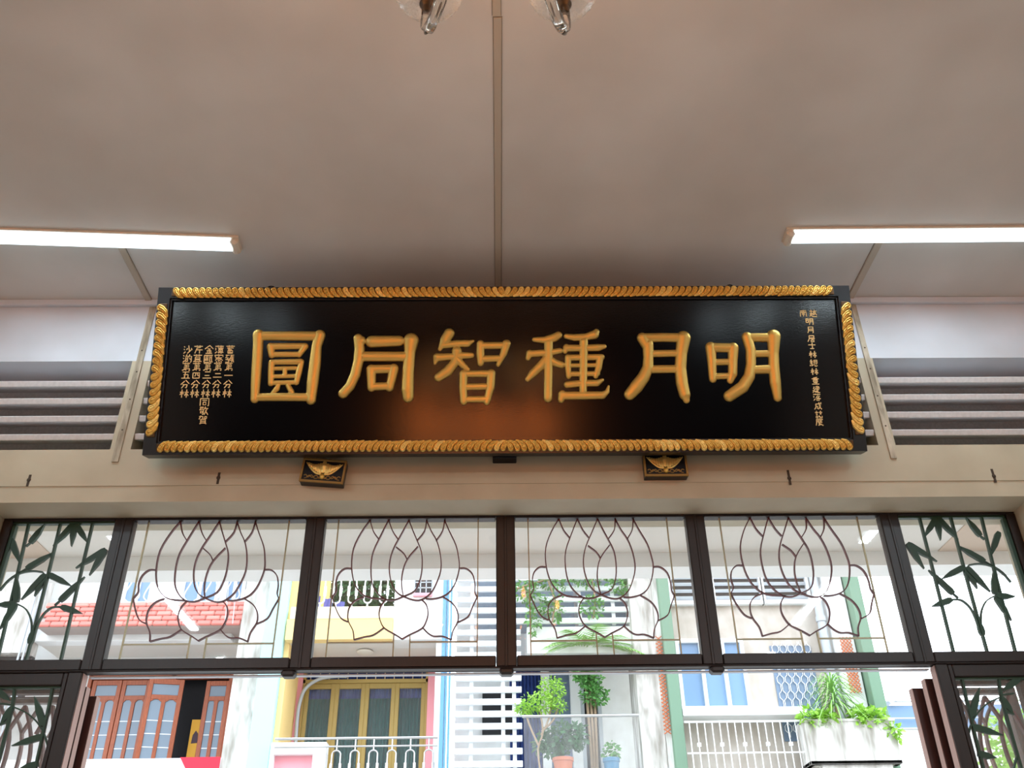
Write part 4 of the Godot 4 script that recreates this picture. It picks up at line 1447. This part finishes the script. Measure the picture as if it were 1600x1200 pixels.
func building_grey():
	var b = thing("concrete_building", "grey concrete building with louvred windows, pale blue panes and a drainpipe", "building", Vector3(4.1, 0, -10.8))
	var st = new_st()
	rb(st, 2.7, 5.5, 0, 9.5, -11.3, -10.86)
	wpart("wall", st, "concrete", b)
	for q in [[2.76, 3.52], [3.45, 4.29], [4.26, 5.06]]:
		if q[0] == 2.76: q = [2.76, 3.44]
		st = new_st()
		for x in [[q[0], q[0] + 0.06], [q[1] - 0.05, q[1]]]: rb(st, x[0], x[1], 6.54, 8.0, -10.87, -10.76, 0.005)
		rb(st, q[0] + 0.06, q[1] - 0.05, 6.54, 6.61, -10.87, -10.763, 0.005)
		var f = wpart("louver_frame", st, "white_metal", b)
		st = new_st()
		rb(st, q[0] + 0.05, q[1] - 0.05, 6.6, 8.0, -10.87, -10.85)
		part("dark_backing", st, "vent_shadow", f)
		for k in 8:
			st = new_st()
			cbox(st, Vector3((q[0] + q[1]) / 2, 6.66 + 0.115 * k, -10.81), Vector3(q[1] - q[0] - 0.1, 0.05, 0.07), 0.004, Basis(Vector3.RIGHT, deg_to_rad(25)))
			part("louver_blade", st, "pipe_grey", f)
	st = new_st()
	rb(st, 2.78, 3.84, 4.9, 4.96, -10.87, -10.783, 0.005)
	rb(st, 2.78, 3.84, 5.93, 5.99, -10.87, -10.783, 0.005)
	for x in [2.80, 3.165, 3.515, 3.82]: rb(st, x - 0.028, x + 0.028, 4.9, 5.99, -10.87, -10.78, 0.005)
	var wf = wpart("window_frame", st, "white_metal", b)
	for q in [[2.82, 3.14], [3.19, 3.49], [3.54, 3.80]]:
		st = new_st()
		rb(st, q[0], q[1], 4.95, 5.94, -10.86, -10.84)
		part("pane", st, "pale_glass", wf)
	# patterned grille window
	st = new_st()
	rb(st, 4.27, 4.92, 4.45, 5.88, -10.87, -10.84)
	var gw = wpart("grille_window", st, "grille_blue", b)
	st = new_st()
	for i in 5:
		var x = 4.35 + i * 0.125
		for k in 6:
			var y = 4.5 + k * 0.24
			for s in [-1.0, 1.0]:
				strip(st, [Vector2(x + s * 0.012, y), Vector2(x + s * 0.012, y + 0.06), Vector2(x + s * 0.05, y + 0.10), Vector2(x + s * 0.05, y + 0.16), Vector2(x + s * 0.012, y + 0.2), Vector2(x + s * 0.012, y + 0.24)], 0.008, -10.83, -10.815)
	part("window_grille", st, "white_metal", gw)
	# ledge, brackets, thin bars below
	st = new_st()
	rb(st, 2.71, 4.55, 4.735, 4.855, -10.9, -10.42, 0.008)
	wpart("ledge", st, "render_white", b)
	st = new_st()
	tube(st, [Vector3(2.69, 4.62, -10.3), Vector3(4.4, 4.62, -10.3)], 0.016, 6)
	tube(st, [Vector3(2.69, 4.19, -10.3), Vector3(4.4, 4.19, -10.3)], 0.012, 6)
	var rail = wpart("bar_railing", st, "white_metal", b)
	for k in 15:
		st = new_st()
		tube(st, [Vector3(2.76 + k * 0.11, 3.6, -10.3), Vector3(2.76 + k * 0.11, 4.62, -10.3)], 0.009, 5)
		if k % 3 == 1: rb(st, 2.735 + k * 0.11, 2.785 + k * 0.11, 4.28, 4.33, -10.32, -10.28)
		part("bar", st, "white_metal", rail)
	st = new_st()
	var pp = [Vector3(5.09, 9.5, -10.62), Vector3(5.09, 4.0, -10.62)]
	tube(st, pp, 0.065, 12)
	tube(st, [Vector3(5.09, 6.27, -10.62), Vector3(5.09, 6.19, -10.62)], 0.08, 12)
	wpart("drainpipe", st, "pipe_grey", b)
	st = new_st()
	rb(st, 5.20, 5.5, 0, 9.5, -10.9, -10.5, 0.01)
	wpart("side_pier", st, "render_white", b)
	st = new_st()
	rb(st, 5.52, 5.70, 0, 9.5, -10.9, -10.3, 0.008)
	wpart("green_pier", st, "green_paint", b)
	st = new_st()
	for k in 14:
		for j in 3:
			for s in [-1.0, 1.0]:
				var y = 5.05 + k * 0.06
				var x = 5.29 + j * 0.055
				tube(st, [Vector3(x - 0.03 * s, y, -10.45), Vector3(x + 0.03 * s, y + 0.06, -10.45)], 0.009, 4)
	wpart("rust_mesh", st, "rust_mesh", b).set_meta("kind", "stuff")

func planter():
	var p = thing("balcony_planter", "long white planter box in front of the grey building, full of plants", "planter", Vector3(5.03, 3.99, -10.3))
	var st = new_st()
	for q in [[-0.66, 0.63, 0.0, 0.61, 0.12, 0.2], [-0.66, 0.63, 0.0, 0.61, -0.2, -0.12], [-0.66, -0.58, 0.0, 0.61, -0.12, 0.12], [0.55, 0.63, 0.0, 0.61, -0.12, 0.12], [-0.66, 0.63, 0.0, 0.05, -0.2, 0.2]]:
		rb(st, q[0], q[1], q[2], q[3], q[4], q[5], 0.006)
	rb(st, -0.68, 0.65, 0.57, 0.61, 0.1, 0.215, 0.006)
	part("box", st, "stained_white", p)
	st = new_st()
	rb(st, -0.58, 0.55, 0.3, 0.56, -0.12, 0.12)
	part("soil", st, "soil", p)
	st = new_st()
	rb(st, -0.5, 0.5, -0.5, 0.0, -0.15, 0.15)
	part("support", st, "stained_white", p)

func spiky(called, at, n, length, m, label, cat, group = ""):
	var t = thing(called, label, cat, at, group)
	var st = new_st()
	tube(st, [Vector3(0, -0.05, 0), Vector3(0.01, length * 0.35, 0)], [0.03, 0.024], 8)
	part("stem", st, "bark", t)
	for i in n:
		var a = i * 2.399
		var up = lerpf(1.6, 0.0, float(i) / n)
		var d = Vector3(cos(a), up, sin(a)).normalized()
		st = new_st()
		blade(st, Vector3(0.0, length * (0.38 + 0.35 * (1.0 - float(i) / n)), 0), d, length * rng.randf_range(0.5, 0.75), 0.013, 0.85)
		part("leaf", st, m, t)
	return t

func shrub(called, at, blobs, n, size, m, label, cat, group = "", stems = []):
	var t = thing(called, label, cat, at, group)
	if stems.size():
		var st = new_st()
		for s in stems:
			var pts = []
			for p in s: pts.append(Vector3(p[0], p[1], p[2]))
			tube(st, smooth(pts, 3), 0.016, 6)
		part("stem", st, "bark", t)
	var st2 = new_st()
	for q in blobs:
		leaves(st2, Vector3(q[0], q[1], q[2]), Vector3(q[3], q[4], q[5]), int(n * q[3] * q[4] * 110.0) + 30, size)
	part("foliage", st2, m, t).set_meta("kind", "stuff")
	return t

func pot(called, at, r, h, m, label):
	var t = thing(called, label, "plant pot", at)
	var st = new_st()
	lathe(st, [Vector2(0.001, 0), Vector2(r * 0.7, 0), Vector2(r * 0.95, h * 0.85), Vector2(r * 1.05, h * 0.86), Vector2(r * 1.05, h), Vector2(r * 0.9, h), Vector2(r * 0.85, h * 0.8), Vector2(0.001, h * 0.8)], 20)
	part("bowl", st, m, t)
	return t

func palm_frond(st, base, dir, length):
	var side = dir.cross(Vector3.UP).normalized()
	var pts = []
	for i in 9:
		var t = i / 8.0
		pts.append(base + dir * length * t + Vector3.DOWN * 0.35 * length * t * t)
	tube(st, pts, 0.008, 5)
	for i in range(1, 9):
		for s in [-1.0, 1.0]:
			for e in 2:
				var p = pts[i].lerp(pts[i - 1], e * 0.5)
				var d = (side * s + (pts[i] - pts[i - 1]).normalized() * 0.7 + Vector3.DOWN * 0.25).normalized()
				var l = length * 0.42 * (1.0 - 0.6 * absf(i / 8.0 - 0.4))
				var wv = (pts[i] - pts[i - 1]).normalized() * 0.016
				var nn = d.cross(wv).normalized()
				if nn.y < 0: nn = -nn
				tri(st, p - wv, p + wv, p + d * l, nn)

func make_plants():
	spiky("dracaena", Vector3(4.93, 4.50, -10.28), 120, 0.9, "leaf_palm", "spiky long leaved plant standing tall in the white balcony planter", "plant")
	var k = 0
	for q in [[4.52, 0.18], [4.72, 0.14], [5.2, 0.16], [5.42, 0.2]]:
		shrub("planter_shrub", Vector3(q[0], 4.52, -10.2), [[0, 0.12, 0.04, q[1], 0.13, 0.12]], 55, 0.11, "leaf_bright", ["bright green shrub at the left end of the white planter", "small bright shrub left of the spiky plant in the white planter", "bright shrub just right of the spiky plant in the white planter", "bright green shrub at the right end of the white planter"][k], "shrub", "shrubs in the white planter")
		k += 1
	shrub("trailing_plant", Vector3(5.64, 4.40, -10.08), [[0, 0.02, 0, 0.10, 0.12, 0.08]], 60, 0.09, "leaf_bright", "small tuft of leaves trailing over the right corner of the white planter", "plant")
	shrub("bonsai_tree", Vector3(0.6, 3.98, -10.62), [[0.2, 1.22, 0, 0.22, 0.18, 0.2], [0.0, 1.0, 0.05, 0.28, 0.15, 0.2], [-0.22, 0.93, 0, 0.17, 0.11, 0.15], [0.28, 0.97, 0, 0.15, 0.09, 0.15]], 110, 0.05, "leaf_bright", "bright green bonsai-like tree with layered crown beside the white slat screen", "tree", "", [[[0, 0.0, 0], [-0.03, 0.35, 0], [0.05, 0.6, 0], [0.0, 0.95, 0]], [[0.02, 0.55, 0], [0.15, 0.8, 0], [0.2, 1.15, 0]], [[-0.02, 0.4, 0], [-0.15, 0.7, 0], [-0.2, 0.9, 0]], [[0.03, 0.6, 0], [0.2, 0.75, 0], [0.28, 0.93, 0]]])
	pot("ceramic_pot", Vector3(0.6, 3.72, -10.62), 0.16, 0.28, "render_white", "pale pot holding the bonsai-like tree behind the glass balustrade")
	shrub("potted_fern", Vector3(0.94, 4.22, -10.8), [[0, 0.3, 0, 0.30, 0.22, 0.2], [0.2, 0.33, 0, 0.15, 0.2, 0.15], [-0.22, 0.2, 0, 0.2, 0.14, 0.15]], 60, 0.1, "leaf_dark", "dark green bushy plant in a terracotta pot behind the glass balustrade", "plant")
	pot("terracotta_pot", Vector3(0.94, 3.9, -10.8), 0.15, 0.34, "terracotta", "terracotta pot holding the dark bushy plant on the balcony")
	shrub("small_potted_plant", Vector3(1.65, 4.2, -10.8), [[0, 0.14, 0, 0.13, 0.13, 0.1]], 50, 0.08, "leaf_mid", "small slender plant in a blue pot near the weathered pier", "plant")
	pot("blue_pot", Vector3(1.65, 3.85, -10.8), 0.12, 0.38, "blue_pot", "blue pot holding the small slender plant near the weathered pier")
	# palm: bundled trunks, fronds high up, leafy climber round it
	var t = thing("palm_tree", "slim palm with bundled trunks and arching fronds on the balcony", "tree", Vector3(1.42, 3.7, -11.0))
	for d in [-0.05, 0.0, 0.05]:
		var st = new_st()
		tube(st, [Vector3(d * 0.6, 0, 0), Vector3(d, 1.0, 0.01), Vector3(d * 1.5, 2.2, 0)], 0.022, 8)
		part("trunk", st, "bark", t)
	for i in 24:
		var a = i * 2.4 + 0.4
		var st = new_st()
		palm_frond(st, Vector3(0.02, 2.2, 0), Vector3(cos(a) * 1.0 + 0.25, rng.randf_range(0.1, 0.7), sin(a) * 0.6 + 0.3).normalized(), rng.randf_range(0.6, 0.95))
		part("frond", st, "leaf_palm", t)
	shrub("climbing_plant", Vector3(1.42, 4.9, -10.95), [[0.0, 0.55, 0, 0.2, 0.2, 0.12], [0.05, 0.3, 0, 0.22, 0.18, 0.12], [-0.12, 0.62, 0, 0.15, 0.15, 0.1]], 80, 0.075, "leaf_mid", "leafy green climber round the palm trunk", "plant")
	shrub("creeper", Vector3(1.2, 6.2, -10.7), [[-0.75, 0.55, 0, 0.25, 0.2, 0.1], [-0.3, 0.75, 0, 0.4, 0.16, 0.1], [0.25, 0.8, 0, 0.35, 0.18, 0.1], [0.75, 0.72, 0, 0.22, 0.25, 0.1], [-0.35, 0.3, 0, 0.2, 0.25, 0.1], [0.3, 0.3, 0, 0.2, 0.2, 0.1], [-0.65, 0.1, 0, 0.12, 0.3, 0.1]], 26, 0.085, "leaf_mid", "loose leafy creeper over the upper white slats", "plant", "", [[[-0.9, 0.6, 0], [-0.4, 0.75, 0], [0.3, 0.85, 0], [0.9, 0.8, 0]], [[-0.4, 0.75, 0], [-0.3, 0.4, 0], [-0.35, 0.05, 0]], [[0.3, 0.85, 0], [0.35, 0.45, 0], [0.3, 0.1, 0]]])
	shrub("balcony_tree", Vector3(-2.4, 6.0, -12.6), [[-0.5, 0.8, 0, 0.6, 0.7, 0.4], [0.3, 0.9, 0, 0.7, 0.8, 0.4], [0.75, 0.5, 0.2, 0.4, 0.5, 0.3], [-0.1, 1.5, 0, 0.8, 0.6, 0.4]], 45, 0.13, "leaf_dark", "dense dark green tree behind the upper loop railing", "tree", "", [[[0, -6.0, 0], [0.1, -2.0, 0], [0, 0.9, 0]]])
	shrub("street_tree", Vector3(7.6, 2.6, -10.4), [[0, 1.75, 0, 0.5, 0.5, 0.4], [0.5, 1.45, 0, 0.5, 0.55, 0.4], [-0.3, 1.2, 0, 0.4, 0.4, 0.4]], 30, 0.12, "leaf_bright", "pale green street tree seen through the right bamboo side light", "tree", "", [[[0, -2.6, 0], [0.05, 0.5, 0], [0.0, 1.5, 0]]])

func far_right():
	var b = thing("pale_building", "pale low building with a grey lean-to roof at the far right of the street", "building", Vector3(8.5, 0, -14.0))
	var st = new_st()
	rb(st, 6.4, 12.0, 0, 5.3, -14.6, -14.0)
	wpart("wall", st, "render_white", b)
	st = new_st()
	for y in [5.28, 5.46, 5.76]: rb(st, 6.9, 12.0, y - 0.012, y + 0.012, -14.0, -13.96)
	wpart("cable", st, "pipe_grey", b)
	st = new_st()
	prism(st, [Vector2(7.22, 5.76), Vector2(7.6, 6.08), Vector2(7.66, 6.0), Vector2(7.6, 5.9), Vector2(7.26, 5.70)], -14.3, -13.9)
	wpart("lean_to_roof", st, "pipe_grey", b)
	st = new_st()
	rb(st, 7.0, 12.0, 5.3, 5.72, -14.5, -14.1)
	wpart("roof_band", st, "pale_glass", b)

func _ready():
	rng.seed = 7
	make_view()
	make_materials()
	make_room()
	make_windows()
	make_sign()
	make_brackets()
	make_lamps()
	make_added_altar()
	make_canopy()
	building_tiled()
	building_pink()
	building_lattice()
	building_grey()
	far_right()
	planter()
	make_plants()
